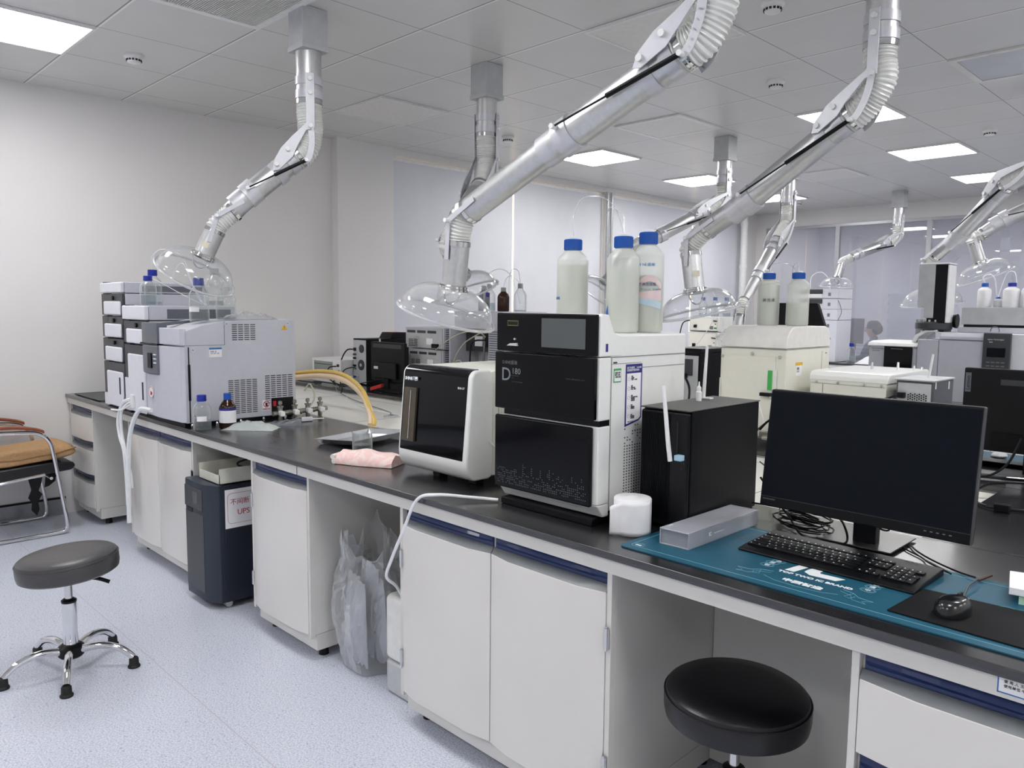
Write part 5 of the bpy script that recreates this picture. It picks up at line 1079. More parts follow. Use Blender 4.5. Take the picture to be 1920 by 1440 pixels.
# ------------------------------------------------------------ power backup unit
t = thing('power_backup_unit', 'black power backup unit on castors under the bench with a paper sign', 'UPS', (-.97, .40, 0))
ux0, ux1 = -1.125, -.815
part(B().box(ux0, ux1, .175, .69, .035, .612), 'cabinet', M_navy, t, bev=.004)
part(B().prism([(ux0, .176), (ux0, .118), (ux0+.02, .108), (ux1-.075, .108), (ux1, .150), (ux1, .176)], .035, .615, 'z'), 'front_bezel', mat('front blue grey plastic', (34, 44, 58), .4), t, bev=.004)
part(B().box(ux0+.02, ux1-.085, .1065, .1085, .075, .46), 'front_grille', M_dkg, t); part(B().box(ux0+.015, ux1-.09, .1045, .108, .48, .585), 'display_bezel', M_dkg, t, bev=.002); part(B().box(ux0+.11, ux0+.17, .1035, .105, .51, .565), 'display', M_glow, t)
part(B().box(ux0+.04, ux0+.10, .1055, .109, .455, .475), 'small_slot', M_hole, t)
for x, y in ((ux1-.04, .20), (ux0+.04, .20), (ux1-.04, .64), (ux0+.04, .64)):
    c_ = part(B().cyl((x+.012, y, .018), (x-.012, y, .018), .0178, n=20), 'castor_wheel', M_alu2, t); part(B().box(x-.016, x+.016, y-.012, y+.012, .022, .036), 'castor_fork', M_steel, c_)
S_ = part(B().box(ux1, ux1+.001, .178, .45, .40, .59), 'paper_sign', M_paper, t, label='white paper sign with red characters'); b = B().tube([(ux1+.0012, y, z) for y, z in rrect(.190, .437, .422, .570, .02)], .0009, 4, closed=True); part(b, 'sign_border', M_red, S_)
text('不间断', 'sign_print', .033, (ux1+.0012, .203, .515), (0, 1, 0), (0, 0, 1), M_red, S_); text('电源', 'sign_print', .033, (ux1+.0012, .302, .515), (0, 1, 0), (0, 0, 1), M_red, S_); text('UPS', 'sign_print', .038, (ux1+.0012, .238, .462), (0, 1, 0), (0, 0, 1), M_red, S_)
t = thing('cream_tray', 'open cream metal tray lying on top of the power backup unit', 'tray', (-.95, .40, .616)); b = B(); z0 = .6165
b.box(-1.06, -.83, .16, .62, z0, z0+.003).box(-1.06, -1.057, .16, .62, z0, z0+.075).box(-.833, -.83, .16, .62, z0, z0+.075).box(-1.06, -.83, .617, .62, z0, z0+.075).box(-1.06, -.83, .16, .163, z0, z0+.045)
part(b, 'tray_shell', mat('cream enamel', (214, 214, 202), .4), t)
wire([(-.98, .45, .70), (-.93, .40, .715), (-.90, .34, .71), (-.93, .30, .69), (-.97, .34, .66), (-.95, .42, .65)], .005, M_black, 'black cable coiled in the cream tray', 'cable', 'coiled_cable_in_tray')
# ------------------------------------------------------------ refuse bag and jerrycan
b = B(); rnd = random.Random(8); n, m_ = 36, 22; rr = []
for j in range(m_+1):
    v = j/m_; z = .004+.52*v; base = .095+.035*math.sin(PI*min(1, v*1.1))+.03*max(0, v-.6); row = []
    for i in range(n):
        a = 2*PI*i/n; w_ = 1+(.08+.12*v)*math.sin(a*5+v*3+.6*math.sin(v*9))+.05*rnd.uniform(-1, 1)*(v+.2)
        row.append(b.m.verts.new((.145+min(.19, base*w_*1.25*math.cos(a)), .355+base*w_*1.05*math.sin(a), z+(rnd.uniform(-.05, .05)+.05*math.sin(a*3+1))*(v > .93))))
    rr.append(row)
b.rings(rr, False); b.m.faces.new(list(reversed(rr[0])))
bag = solo(b, 'refuse_bag', thin_glass('refuse bag film', (.9, .91, .92), 1.0, .2, .25, (.8, .81, .83)), 'tall clear plastic refuse bag filled with white scraps under the bench', 'bag', flat=True, loc=(.145, .355, 0))
for k, (x, y, h, sx_, tl_) in enumerate(((.09, .30, .36, .045, .10), (.165, .285, .34, .05, -.05), (.13, .35, .40, .06, .1), (.20, .36, .34, .045, -.12), (.08, .38, .37, .045, .12))):
    bb_ = crumple(7, 12, sx_*2, h, .03, 30+k); Rm = Matrix.Rotation(PI/2, 3, 'X'); bmesh.ops.rotate(bb_.m, verts=bb_.m.verts, cent=(0, 0, 0), matrix=Matrix.Rotation(tl_, 3, 'Y') @ Rm); bmesh.ops.translate(bb_.m, verts=bb_.m.verts, vec=(x, y, .012+h/2+.02))
    solo(bb_, 'packaging_scrap', mat('crumpled white foil bag', (196, 198, 204), .35, .25), 'crumpled silvery white packaging scrap stuffed inside the refuse bag', 'packaging', 'scraps inside the refuse bag', flat=True)
t = thing('jerrycan', 'white plastic jerrycan under the bench receiving the waste tube', 'canister', (.49, .36, 0))
jc = mat('jerrycan plastic', (226, 226, 222), .4); part(B().prism(rrect(.358, .575, .265, .50, .03), .002, .13, 'z'), 'waste_liquid_level', mat('jerrycan with liquid behind', (190, 191, 192), .4), t, bev=.012); part(B().prism(rrect(.358, .575, .265, .50, .03), .131, .385, 'z'), 'can_body', jc, t, bev=.022)
part(B().lathe([(.045, .37), (.044, .385), (.036, .392), (.036, .41), (.040, .412), (.040, .418), (.036, .42), (.030, .42), (.029, .38)], (.515, .33, 0), n=28, cap=False), 'can_neck', jc, t); part(B().lathe([(.043, .39), (.043, .397)], (.515, .33, 0), n=28), 'neck_ring', jc, t)
# ------------------------------------------------------------ second bench: backs of instruments and computers
def pc_back(x0, x1, y0, y1, z0, z1, label, facing='y', m=M_blackm):
    """computer tower whose rear (ports, fans) looks toward -Y"""
    t = thing('computer_tower', label, 'computer', ((x0+x1)/2, (y0+y1)/2, z0)); part(B().box(x0, x1, y0+.004, y1, z0+.004, z1), 'case', m, t, bev=.003)
    r = part(B().box(x0+.008, x1-.008, y0, y0+.006, z0+.01, z1-.012), 'rear_panel', M_tin, t); h = z1-z0; w = x1-x0
    return t, r, w, h
t = thing('instrument_power_box', 'low white box with a grey rear panel by the corner pier', 'laboratory instrument', (-2.85, 2.12, WT))
part(B().box(-3.07, -2.63, 1.97, 2.28, WT+.004, 1.04), 'case', M_white, t, bev=.004); o = part(B().box(-3.03, -2.75, 1.966, 1.971, WT+.04, 1.02), 'rear_panel', mat('mid grey panel', (150, 156, 152), .4), t)
for x in (-3.02, -2.88): part(B().box(x, x+.11, 1.964, 1.967, WT+.05, .925), 'rating_label', M_paper, o)
part(B().box(-3.02, -2.76, 1.964, 1.967, .995, .999), 'panel_slot', M_hole, o); part(B().box(-2.68, -2.655, 1.964, 1.971, .985, 1.005), 'power_socket', M_black, t)
wire([(-2.67, 1.955, .99), (-2.69, 1.90, .98), (-2.68, 1.88, .91), (-2.55, 1.87, .87), (-2.40, 1.86, .856)], .005, M_black, 'black power lead of the low white box by the corner pier', 'cable', 'power_lead')
wire([(-2.9, 1.89, .853), (-2.75, 1.86, .855), (-3.0, 1.84, .853), (-3.15, 1.83, .86)], .005, M_black, 'black lead lying on the second bench in front of the low white box', 'cable', 'loose_lead')
t, r, w_, h_ = pc_back(-2.62, -2.43, 2.08, 2.50, WT, 1.215, 'black computer tower with fans and ports toward the camera on the second bench')
part(B().cyl((-2.50, 2.08, .905+.10), (-2.50, 2.074, .905+.10), .042, n=28), 'case_fan', M_dkg, r); part(B().cyl((-2.50, 2.074, 1.005), (-2.50, 2.071, 1.005), .013, n=16), 'fan_hub', M_alu2, r)
part(B().cyl((-2.495, 2.08, 1.135), (-2.495, 2.075, 1.135), .033, n=24), 'supply_fan', M_dkg, r); part(B().box(-2.605, -2.575, 2.072, 2.08, 1.115, 1.14), 'power_socket', M_black, r)
for k in range(5): part(B().box(-2.60, -2.53, 2.075, 2.08, .862+k*.013, .868+k*.013), 'slot_cover', M_alu2, r)
for k, (z, m) in enumerate(((.965, mat('green connector', (30, 130, 90), .4)), (.90, mat('blue connector', (40, 50, 150), .4)), (.99, M_black), (1.05, M_black), (1.08, M_dkg))): part(B().box(-2.605, -2.575, 2.068, 2.08, z, z+.014), 'port', m, r)
part(B().box(-2.43, -2.428, 2.20, 2.216, 1.17, 1.214), 'white_tape', M_white, t)
wire([(-2.59, 2.06, 1.128), (-2.63, 2.03, 1.12), (-2.66, 2.0, 1.05), (-2.65, 1.96, .93), (-2.60, 1.88, .862), (-2.40, 1.83, .862), (-2.32, 1.785, .855), (-2.30, 1.765, .822)], .0055, M_black, 'black mains lead dropping from the computer tower on the second bench', 'cable', 'mains_lead')
wire([(-2.59, 2.06, .907), (-2.62, 2.02, .90), (-2.60, 1.95, .865), (-2.52, 1.88, .855)], .005, M_tube, 'white lead at the foot of the computer tower on the second bench', 'cable', 'white_lead')
wire([(-2.52, 2.03, .99), (-2.60, 1.98, .96), (-2.45, 1.85, .862), (-2.32, 1.80, .865), (-1.9, 1.88, .95)], .004, M_black, 'thin black lead slung between tower and monitor on the second bench', 'cable', 'signal_lead')
t = thing('router', 'small black tapered box on top of the computer tower on the second bench', 'router', (-2.48, 2.40, 1.217)); part(B().prism([(2.32, 1.216), (2.50, 1.216), (2.48, 1.262), (2.35, 1.262)], -2.60, -2.44, 'x'), 'router_body', M_black, t, bev=.003); part(B().box(-2.56, -2.48, 2.36, 2.46, 1.262, 1.263), 'red_trim', M_red, t)
t = thing('monitor', 'black monitor seen from behind in front of the computer tower on the second bench', 'monitor', (-2.02, 2.05, WT))
part(B().box(-2.28, -1.85, 2.02, 2.045, .905, 1.205), 'back_shell', M_black, t, bev=.006); part(B().box(-2.20, -1.93, 1.995, 2.02, .93, 1.05), 'rear_bulge', M_black, t, bev=.006); part(B().box(-2.25, -1.89, 2.0185, 2.021, 1.16, 1.19), 'vent_strip', M_dkg, t)
part(B().box(-2.09, -2.03, 2.0, 2.02, WT+.01, .95), 'stand_neck', M_black, t); part(B().box(-2.17, -1.95, 1.95, 2.15, WT+.0005, WT+.012), 'stand_foot', M_black, t, bev=.003); part(B().box(-2.2, -2.15, 1.99, 2.0, 1.0, 1.02), 'rear_socket', M_greyw, t)
solo(B().obox((-2.0, 1.88, WT+.035), (1, .5, .35), (-.5, 1, 0), (0, 0, 1), .05, .02, .014), 'barcode_reader', mat('red grey grip', (196, 44, 42), .4), 'red and grey hand held reader lying before the rear monitor', 'scanner', bev=.006)
solo(B().box(-1.98, -1.50, 1.90, 2.03, WT+.0005, WT+.018), 'keyboard', M_black, 'black keyboard lying behind the cream autosampler on the second bench', 'keyboard', bev=.003)
for pts, l in (([(-2.28, 1.76, .822), (-1.6, 1.45, .822), (-1.08, 1.34, .830), (-.7, 1.40, .822), (-.36, 1.37, .832), (.1, 1.30, .822)], 'thin white cable lying along the white channel cover'), ([(-.34, 1.37, .83), (-.30, 1.55, .87), (-.20, 1.75, .88), (.0, 1.83, .86), (.2, 1.86, .852)], 'thin white cable rising from the channel grommet to the second worktop'), ([(-2.55, 1.88, .858), (-2.45, 1.82, .862), (-2.35, 1.76, .835), (-1.9, 1.60, .822), (-1.2, 1.40, .825), (-1.07, 1.33, .83)], 'thin grey cable running down from the second worktop into the channel grommet')):
    wire(pts, .0035, M_tube if 'white cable' in l else M_lip, l, 'cable', 'channel_cable')
wire([(-1.22, .84, .99), (-1.19, .86, 1.03), (-1.16, .87, .95), (-1.165, .80, .87), (-1.15, .77, .852)], .0045, mat('beige lead', (196, 190, 168), .5), 'beige lead looping down behind the mass spectrometer', 'cable', 'beige_lead')
# stack of module backs
def back_module(x0, x1, y0, y1, z0, z1, label, kind, grp):
    t = thing('chromatography_module', label, 'laboratory instrument', ((x0+x1)/2, (y0+y1)/2, z0), 0, grp); m = M_greyw if kind != 'cream' else M_creamw
    part(B().box(x0, x1, y0+.012, y1, z0, z1-.003), 'housing', M_grey if kind != 'cream' else M_creamw, t, bev=.003)
    if kind == 'agi':
        r = part(B().box(x0+.012, x1-.012, y0+.004, y0+.0125, z0+.006, z1-.008), 'rear_panel', M_tin, t); h = z1-z0; w = x1-x0
        for k in range(3): part(B().box(x0+.03+k*w*.27, x0+.03+k*w*.27+w*.22, y0+.0025, y0+.0045, z1-h*.28, z1-h*.16), 'vent_window', M_dkg, r)
        b = B()
        for i in range(6):
            for j in range(5): b.box(x0+.05+i*.018, x0+.062+i*.018, y0+.0025, y0+.0045, z0+.012+j*.012, z0+.020+j*.012)
        part(b, 'fan_grid', M_dkg, r); part(B().box(x0+w*.58, x0+w*.74, y0+.002, y0+.0045, z0+h*.2, z0+h*.48), 'rating_label', M_paper, r)
        part(B().box(x1-w*.24, x1-w*.10, y0-.02, y0+.004, z0+.01, z0+.04), 'mains_plug', M_black, r, bev=.004)
        b = B()
        for j in range(int(h/.016)): b.box(x1, x1+.0015, y0+.03, y1-.03, z0+.01+j*.016, z0+.016+j*.016)
        part(b, 'side_louvres', M_dgrey, t)
        b = B().tube([(x0+w*.33+.035*math.cos(a), y0-.004, z0+h*.35+.035*math.sin(a)) for a in [2*PI*i/24 for i in range(24)]], .002, 5, closed=True); part(b, 'coiled_cable', mat('beige lead', (196, 190, 168), .5), t)
    elif kind == 'cream':
        r = part(B().box(x0+.02, x1-.03, y0+.006, y0+.0125, z0+.012, z1-.014), 'rear_panel', M_cover, t); w = x1-x0; h = z1-z0
        part(B().box(x0+.03, x1-.03, y0+.004, y0+.013, z1-.012, z1-.007), 'rear_rail', M_off, t); part(B().box(x0+.02, x1-.02, y0+.008, y0+.012, z0+.001, z0+.007), 'dark_gap', M_hole, t)
        part(B().box(x1-.06, x1-.03, y0+.002, y0+.007, z0+h*.18, z0+h*.30), 'green_terminal', M_green, r); part(B().box(x1-.11, x1-.07, y0+.004, y0+.007, z0+h*.16, z0+h*.38), 'rating_label', M_lip, r)
        part(B().obox((x1-.05, y0, z0+h*.72), (1, 0, -.1), (0, 1, 0), (0, 0, 1), .022, .008, .005), 'serial_connector', M_black, r); part(B().cyl((x1-.045, y0+.004, z0+h*.5), (x1-.045, y0+.007, z0+h*.5), .006), 'round_socket', M_hole, r)
        part(B().box(x0+.07, x0+.10, y0-.016, y0+.006, z0+h*.25, z0+h*.45), 'mains_plug', M_black, r, bev=.003)
    return t
G1 = 'grey module stack on the second bench'
back_module(-1.99, -1.58, 2.15, 2.52, WT+.02, 1.015, 'grey instrument module, lowest of the stack behind the cream autosampler', 'agi', G1)
back_module(-1.99, -1.58, 2.15, 2.52, 1.017, 1.165, 'grey instrument module with coiled beige cable, middle of the stack behind the cream autosampler', 'agi', G1)
back_module(-2.01, -1.56, 2.14, 2.52, 1.167, 1.325, 'grey instrument module, top of the stack left of the black analyser', 'agi', G1)
t = thing('column_oven', 'grey instrument with a dark open rear and cables, under a row of reagent bottles', 'laboratory instrument', (-1.24, 2.32, WT))
part(B().box(-1.50, -.92, 2.2, 2.54, 1.325, 1.445).box(-1.50, -1.488, 2.15, 2.54, WT+.004, 1.325).box(-1.09, -.92, 2.15, 2.54, WT+.004, 1.325).box(-1.488, -1.09, 2.5, 2.54, WT+.004, 1.325), 'housing', M_grey, t, bev=.003)
part(B().box(-1.487, -1.10, 2.30, 2.31, 1.16, 1.32), 'circuit_panel', M_dkg, t); part(B().box(-1.487, -1.10, 2.42, 2.43, WT+.01, 1.16), 'inner_back', M_off, t); part(B().box(-1.36, -1.28, 2.27, 2.30, 1.20, 1.27), 'white_module', M_greyw, t)
b = B()
for j in range(15): b.box(-1.08, -.93, 2.147, 2.151, 1.09+j*.0155, 1.097+j*.0155)
part(b, 'rear_louvres', M_dgrey, t); part(B().box(-1.085, -.925, 2.146, 2.15, 1.045, 1.085), 'blue_label', mat('strong blue label', (36, 66, 190), .4), t)
part(B().box(-1.47, -1.3, 2.2, 2.35, WT+.005, WT+.07), 'inner_box', M_dgrey, t); part(B().box(-1.18, -1.12, 2.2, 2.29, 1.20, 1.30), 'bundled_connectors', M_black, t)
for k, (pts, r_, m, l) in enumerate((([(-1.62, 2.12, 1.16), (-1.5, 2.10, 1.22), (-1.35, 2.12, 1.29), (-1.22, 2.16, 1.31), (-1.17, 2.20, 1.27)], .004, mat('beige lead'), 'beige cable slung across the open grey instrument'), ([(-1.19, 2.17, 1.30), (-1.32, 2.13, 1.22), (-1.41, 2.12, 1.10), (-1.40, 2.12, 1.02), (-1.33, 2.12, 1.03), (-1.34, 2.12, 1.10), (-1.42, 2.13, 1.08), (-1.43, 2.13, .98)], .004, mat('beige lead'), 'beige cable looped in the open grey instrument'),
    ([(-1.14, 2.17, 1.25), (-1.22, 2.13, 1.24), (-1.24, 2.12, 1.16), (-1.22, 2.10, .95)], .006, M_black, 'black cable hanging in the open grey instrument'), ([(-1.15, 2.17, 1.24), (-1.13, 2.14, 1.10), (-1.17, 2.14, .95)], .007, M_dgrey, 'grey cable hanging in the open grey instrument'))):
    wire(pts, r_, m, l, 'cable', 'rear_cable')
for (x, y, cap, g, l, hh, fl) in ((-1.375, 2.37, M_capg, thin_glass('grey liquid glass', (.5, .5, .55), .6, .5, bodycol=(.2, .2, .24)), 'dark grey bottle at the left end of the bottle row on the second bench', .18, .3), (-1.275, 2.33, M_capg, None, 'clear bottle with grey cap and small label in the bottle row', .19, .5), (-1.165, 2.36, M_capg, M_amber, 'brown bottle with grey cap in the bottle row on the second bench', .165, .3), (-1.0, 2.36, M_capg, None, 'clear bottle with grey cap at the right end of the bottle row', .19, .1)):
    reagent((x, y, 1.446), l, 'reagent bottles on the second bench', r=.042, h=hh, cap=cap, glass=g, fill=fl, liq=M_amber if g is M_amber else None, lab=(-1.4, -.7, .1, .13, M_purple) if x == -1.275 else None, capr=.4)
for k, pts in enumerate(([(-1.375, 2.37, 1.628), (-1.37, 2.39, 1.70), (-1.28, 2.42, 1.745), (-1.19, 2.44, 1.71), (-1.13, 2.45, 1.60), (-1.10, 2.46, 1.50)], [(-1.165, 2.36, 1.613), (-1.15, 2.37, 1.67), (-1.10, 2.38, 1.69), (-1.05, 2.42, 1.62), (-1.03, 2.46, 1.50)], [(-1.0, 2.36, 1.638), (-1.03, 2.37, 1.72), (-1.11, 2.39, 1.735), (-1.18, 2.43, 1.67), (-1.21, 2.46, 1.50)])):
    wire(pts, .0022, M_tube, ['thin white tube arching from the dark grey bottle', 'thin white tube arching from the brown bottle with grey cap', 'thin white tube arching left from the rightmost grey capped bottle'][k], 'tube', 'thin_tube')
# small computer just behind the chromatograph
t, r, w_, h_ = pc_back(.39, .57, 2.10, 2.45, WT, 1.245, 'black computer tower with coloured ports seen right of the black and white analyser')
part(B().box(.44, .53, 2.094, 2.1, 1.13, 1.215), 'supply_grille', M_dkg, r); part(B().box(.47, .50, 2.07, 2.1, 1.115, 1.14), 'mains_plug', M_black, r)
for z, m, nm in ((1.04, mat('turquoise port', (60, 150, 160), .4), 'port'), (1.02, mat('violet port', (150, 90, 160), .4), 'port'), (.985, mat('orange port', (210, 130, 70), .4), 'port'), (.95, M_hole, 'port'), (.92, M_hole, 'port')): part(B().box(.41, .435, 2.092, 2.1, z, z+.016), nm, m, r)
part(B().prism([(2.10, 1.246), (2.44, 1.246), (2.42, 1.27), (2.12, 1.27)], .39, .57, 'x'), 'top_cover', M_black, t, bev=.004)
wire([(.485, 2.06, 1.128), (.54, 2.02, 1.12), (.59, 1.98, 1.07), (.60, 1.95, .98), (.58, 1.93, .87)], .006, M_black, 'thick black mains lead of the tower behind the chromatograph', 'cable', 'mains_lead')
# cream instrument with the domed top
t = thing('cream_instrument', 'tall cream instrument with a rounded top carrying two translucent bottles', 'laboratory instrument', (.965, 2.13, WT))
x0, x1, y0, y1 = .80, 1.13, 1.91, 2.37
P_ = [(y0+.0, 1.30)]+[(y0+.085-.085*math.cos(PI/2*i/8), 1.30+.10*math.sin(PI/2*i/8)) for i in range(1, 9)]+[(y1-.06+.06*math.sin(PI/2*i/6), 1.34+.06*math.cos(PI/2*i/6)) for i in range(7)]+[(y1, 1.30)]
part(B().prism(P_, x0, x1, 'x'), 'rounded_top', M_off, t, bev=.006); part(B().box(x0, x1, y0+.003, y1, .915, 1.298), 'housing', M_cream, t, bev=.005)
part(B().prism([(y0+.003, .915), (y0+.05, .872), (y1-.04, .872), (y1, .915)], x0, x1, 'x'), 'lower_skirt', M_cream, t, bev=.004)
o = part(B().box(x0+.015, x1-.05, y0, y0+.004, .93, 1.262), 'rear_door', M_cream, t, bev=.001)
part(B().box(x0, x1, y0+.001, y0+.0035, 1.2945, 1.2965), 'panel_seam', M_lip, t); part(B().box(x1-.0005, x1+.0008, y0+.004, y1-.004, 1.2945, 1.2965).box(x1-.0005, x1+.0008, y1-.09, y1-.088, .93, 1.28), 'panel_seam', M_lip, t)
for x, z in ((x0+.012, 1.255), (x0+.165, 1.272), (x1-.03, 1.262), (x1-.065, 1.075)): part(B().cyl((x, y0+.001, z), (x, y0-.004, z), .007, n=14), 'thumb_screw', M_steel, t)
part(B().box(x0+.001, x0+.006, y0-.003, y0+.004, 1.04, 1.15), 'door_grip', M_off, t)
part(B().box(x1-.082, x1-.062, y0-.006, y0, 1.11, 1.20), 'green_terminal', mat('green terminal strip', (66, 176, 84), .4), o); part(B().box(x1-.086, x1-.04, y0-.001, y0, 1.10, 1.205), 'terminal_recess', M_off, o)
part(B().obox((x1-.085, y0-.012, 1.09), (1, 0, 0), (0, 1, 0), (0, 0, 1), .026, .012, .008), 'serial_connector', M_black, t, bev=.002)
wire([(x1-.11, 1.893, 1.085), (x1-.11, 1.885, 1.05), (x1-.09, 1.88, 1.0), (x1-.07, 1.875, .95)], .0024, M_tube, 'thin white lead below the green terminal of the cream instrument', 'cable', 'thin_lead')
part(B().box(x0+.10, x0+.165, y0-.001, y0, .945, .975), 'rating_label', M_off, o)
s_ = part(B().box(x1, x1+.001, y0+.10, y0+.16, 1.175, 1.235), 'asset_label', M_paper, t, label='small asset label with yellow top edge'); part(B().box(x1+.001, x1+.0015, y0+.095, y0+.165, 1.222, 1.236), 'label_band', M_warn, s_); text('设备\n2 0 7', 'label_print', .013, (x1+.0012, y0+.108, 1.203), (0, 1, 0), (0, 0, 1), M_ink, s_)
part(B().box(x1, x1+.001, y1-.05, y1-.035, 1.268, 1.272), 'small_slot', M_hole, t)
t = thing('mains_plug', 'black three pin plug in the side of the cream instrument behind the near monitor', 'plug', (1.13, 1.87, 1.0)); part(B().obox((1.12, 1.885, 1.0), (1, 0, 0), (0, 1, 0), (0, 0, 1), .022, .022, .035), 'plug_body', M_black, t, bev=.006)
wire([(1.12, 1.87, 1.0), (1.12, 1.80, .99), (1.20, 1.5, .97), (1.33, 1.2, .98), (1.42, .95, 1.03), (1.46, .85, 1.05)], .0045, M_black, 'black lead stretched from the cream instrument to the back of the near computer tower', 'cable', 'stretched_lead')
for x, y in ((.99, 1.84), (1.115, 1.835)): 
    v = place(copy_tree(vt), (x, y, WT), PI/2, 'nickel vacuum valve at the front foot of the cream instrument, %s of two' % ('left' if x < 1.05 else 'right'))
e1 = eluent((.90, 2.17, 1.4005), 'translucent bottle with handwriting on the domed cream instrument', 0, .82, 'translucent bottles on the cream instrument', r=.052, h=.26)
va2 = math.atan2(-1.406-2.17, 2.732-.9); curved(e1.children[0], '淋洗液', .018, va2-.55, .115, .052, M_ink, gap=1.15)
eluent((1.035, 2.20, 1.4005), 'half full translucent bottle right of the handwritten one on the cream instrument', 0, .42, 'translucent bottles on the cream instrument', r=.052, h=.26)
wire([(.90, 2.17, 1.661), (.91, 2.20, 1.70), (.97, 2.26, 1.69), (.99, 2.31, 1.60), (.97, 2.34, 1.42)], .0018, M_ltube, 'clear tube arching from the handwritten bottle', 'tube', 'clear_tube')
wire([(1.035, 2.20, 1.661), (1.02, 2.22, 1.70), (.97, 2.27, 1.68), (.95, 2.31, 1.58), (.95, 2.34, 1.42)], .0018, M_ltube, 'clear tube arching from the half full bottle on the cream instrument', 'tube', 'clear_tube')
# low cream instrument
t = thing('low_cream_instrument', 'low wide cream instrument with screws along its rear, behind the near monitor', 'laboratory instrument', (1.36, 2.26, WT))
part(B().box(1.205, 1.535, 2.0, 2.52, WT+.03, 1.178), 'housing', M_cream, t, bev=.004); P_ = [(2.0-.003, 1.165), (2.0, 1.19), (2.015, 1.203), (2.04, 1.207), (2.50, 1.207), (2.523, 1.195), (2.523, 1.165)]
part(B().prism(P_, 1.20, 1.54, 'x'), 'rounded_lid', M_creamw, t, bev=.006)
for x in (1.235, 1.33, 1.44, 1.515): part(B().cyl((x, 1.998, 1.158), (x, 1.993, 1.158), .005, n=12), 'panel_screw', M_steel, t)
part(B().box(1.262, 1.264, 1.9985, 2.0005, .90, 1.15).box(1.21, 1.53, 1.9985, 2.0005, 1.151, 1.1525), 'panel_seam', M_lip, t)
for x, y, m, r_, h in ((1.36, 2.30, M_alu2, .006, .03), (1.46, 2.34, M_white, .006, .035), (1.51, 2.40, M_white, .005, .02), (1.545-.02, 2.46, M_steel, .007, .012)): part(B().cyl((x, y, 1.207), (x, y, 1.207+h), r_, r_*.7, 12), 'top_fitting', m, t)
for x, y in ((1.24, 2.06), (1.5, 2.06), (1.24, 2.46), (1.5, 2.46)): part(B().cyl((x, y, WT+.0005), (x, y, WT+.031), .018), 'foot', M_black, t)
t, r, w_, h_ = pc_back(1.572, 1.715, 2.0, 2.26, WT, 1.192, 'grey computer tower with perforated rear beside the low cream instrument', m=mat('dark slate steel', (84, 86, 92), .45))
b = B()
for i in range(9):
    for j in range(18): b.cyl((1.622+i*.0085, 1.9985, .97+j*.0095+(i % 2)*.0047), (1.622+i*.0085, 2.0005, .97+j*.0095+(i % 2)*.0047), .0036, n=6)
part(b, 'hexagon_grille', M_hole, r); part(B().box(1.585, 1.612, 1.975, 2.0, 1.118, 1.14), 'mains_plug', M_black, r); part(B().box(1.598, 1.604, 1.9985, 2.0, 1.06, 1.085), 'port', M_hole, r)
part(B().box(1.566, 1.72, 1.996, 2.262, 1.19, 1.196), 'light_top', M_tin, t, bev=.001); part(B().box(1.716, 1.7165, 2.02, 2.035, 1.16, 1.19), 'white_sticker', M_white, t); part(B().box(1.716, 1.7165, 2.19, 2.205, 1.15, 1.182), 'white_sticker', M_white, t)
wire([(1.59, 1.965, 1.128), (1.57, 1.94, 1.118), (1.54, 1.91, 1.09), (1.50, 1.87, 1.04), (1.47, 1.84, .98)], .0045, M_black, 'black lead with a thick bead from the grey computer tower', 'cable', 'beaded_lead')
solo(B().obox((1.548, 1.92, 1.10), (.6, .55, .55), (1, -1, 0), (0, 0, 1), .022, .009, .009), 'ferrite_bead', M_black, 'black ferrite bead on the lead of the grey computer tower', 'ferrite', bev=.003)
t = thing('white_antenna', 'white rod antenna standing on the grey computer tower', 'antenna', (1.655, 2.15, 1.196)); part(B().tube([(1.65, 2.15, 1.197), (1.662, 2.15, 1.295)], [.0055, .0045], 10), 'antenna_rod', M_white, t)
t = thing('monitor', 'black monitor seen from behind at the right edge of the photo', 'monitor', (2.06, 2.12, WT))
part(B().box(1.80, 2.34, 2.09, 2.115, .925, 1.252), 'back_shell', M_black, t, bev=.005); s_ = part(B().box(1.806, 1.826, 2.088, 2.0905, 1.155, 1.232), 'name_plate', M_dgrey, t, label='grey name plate'); text('Lenovo', 'name_letters', .019, (1.8225, 2.0878, 1.163), (0, 0, 1), (-1, 0, 0), M_black, s_, sx=1.0)
part(B().box(1.93, 2.20, 2.088, 2.091, 1.19, 1.212), 'vent_strip', M_dkg, t); part(B().box(1.91, 2.15, 2.075, 2.09, .945, 1.0), 'port_bulge', M_blackm, t); part(B().box(2.03, 2.09, 2.06, 2.09, WT+.01, 1.0), 'stand_neck', M_black, t); part(B().box(1.95, 2.17, 1.96, 2.15, WT+.0005, WT+.009), 'foot_plate', M_blackm, t, bev=.002)
solo(B().prism(rrect(1.62, 2.6, 2.26, 2.55, .02), WT+.0005, WT+.0035, 'z'), 'desk_mat', M_teal, 'second teal desk mat behind the rear monitor at the right edge', 'desk mat')
t = thing('keyboard', 'black keyboard on the second teal mat at the right edge', 'keyboard', (2.0, 2.27, WT+.004)); part(B().prism([(2.17, WT+.024), (2.20, WT+.0005), (2.215, WT+.0045), (2.335, WT+.0045), (2.335, WT+.012), (2.20, WT+.030)], 1.80, 2.24, 'x'), 'keyboard_body', M_black, t, bev=.002)
t = thing('computer_mouse', 'black mouse with silver top on the second teal mat', 'mouse', (1.87, 2.41, WT+.004)); part(B().sph((1.87, 2.41, WT+.014), .03, sc=(1, 1.7, .55)), 'mouse_shell', M_tin, t); part(B().sph((1.87, 2.40, WT+.0125), .031, sc=(1, 1.6, .27)), 'mouse_base', M_black, t)
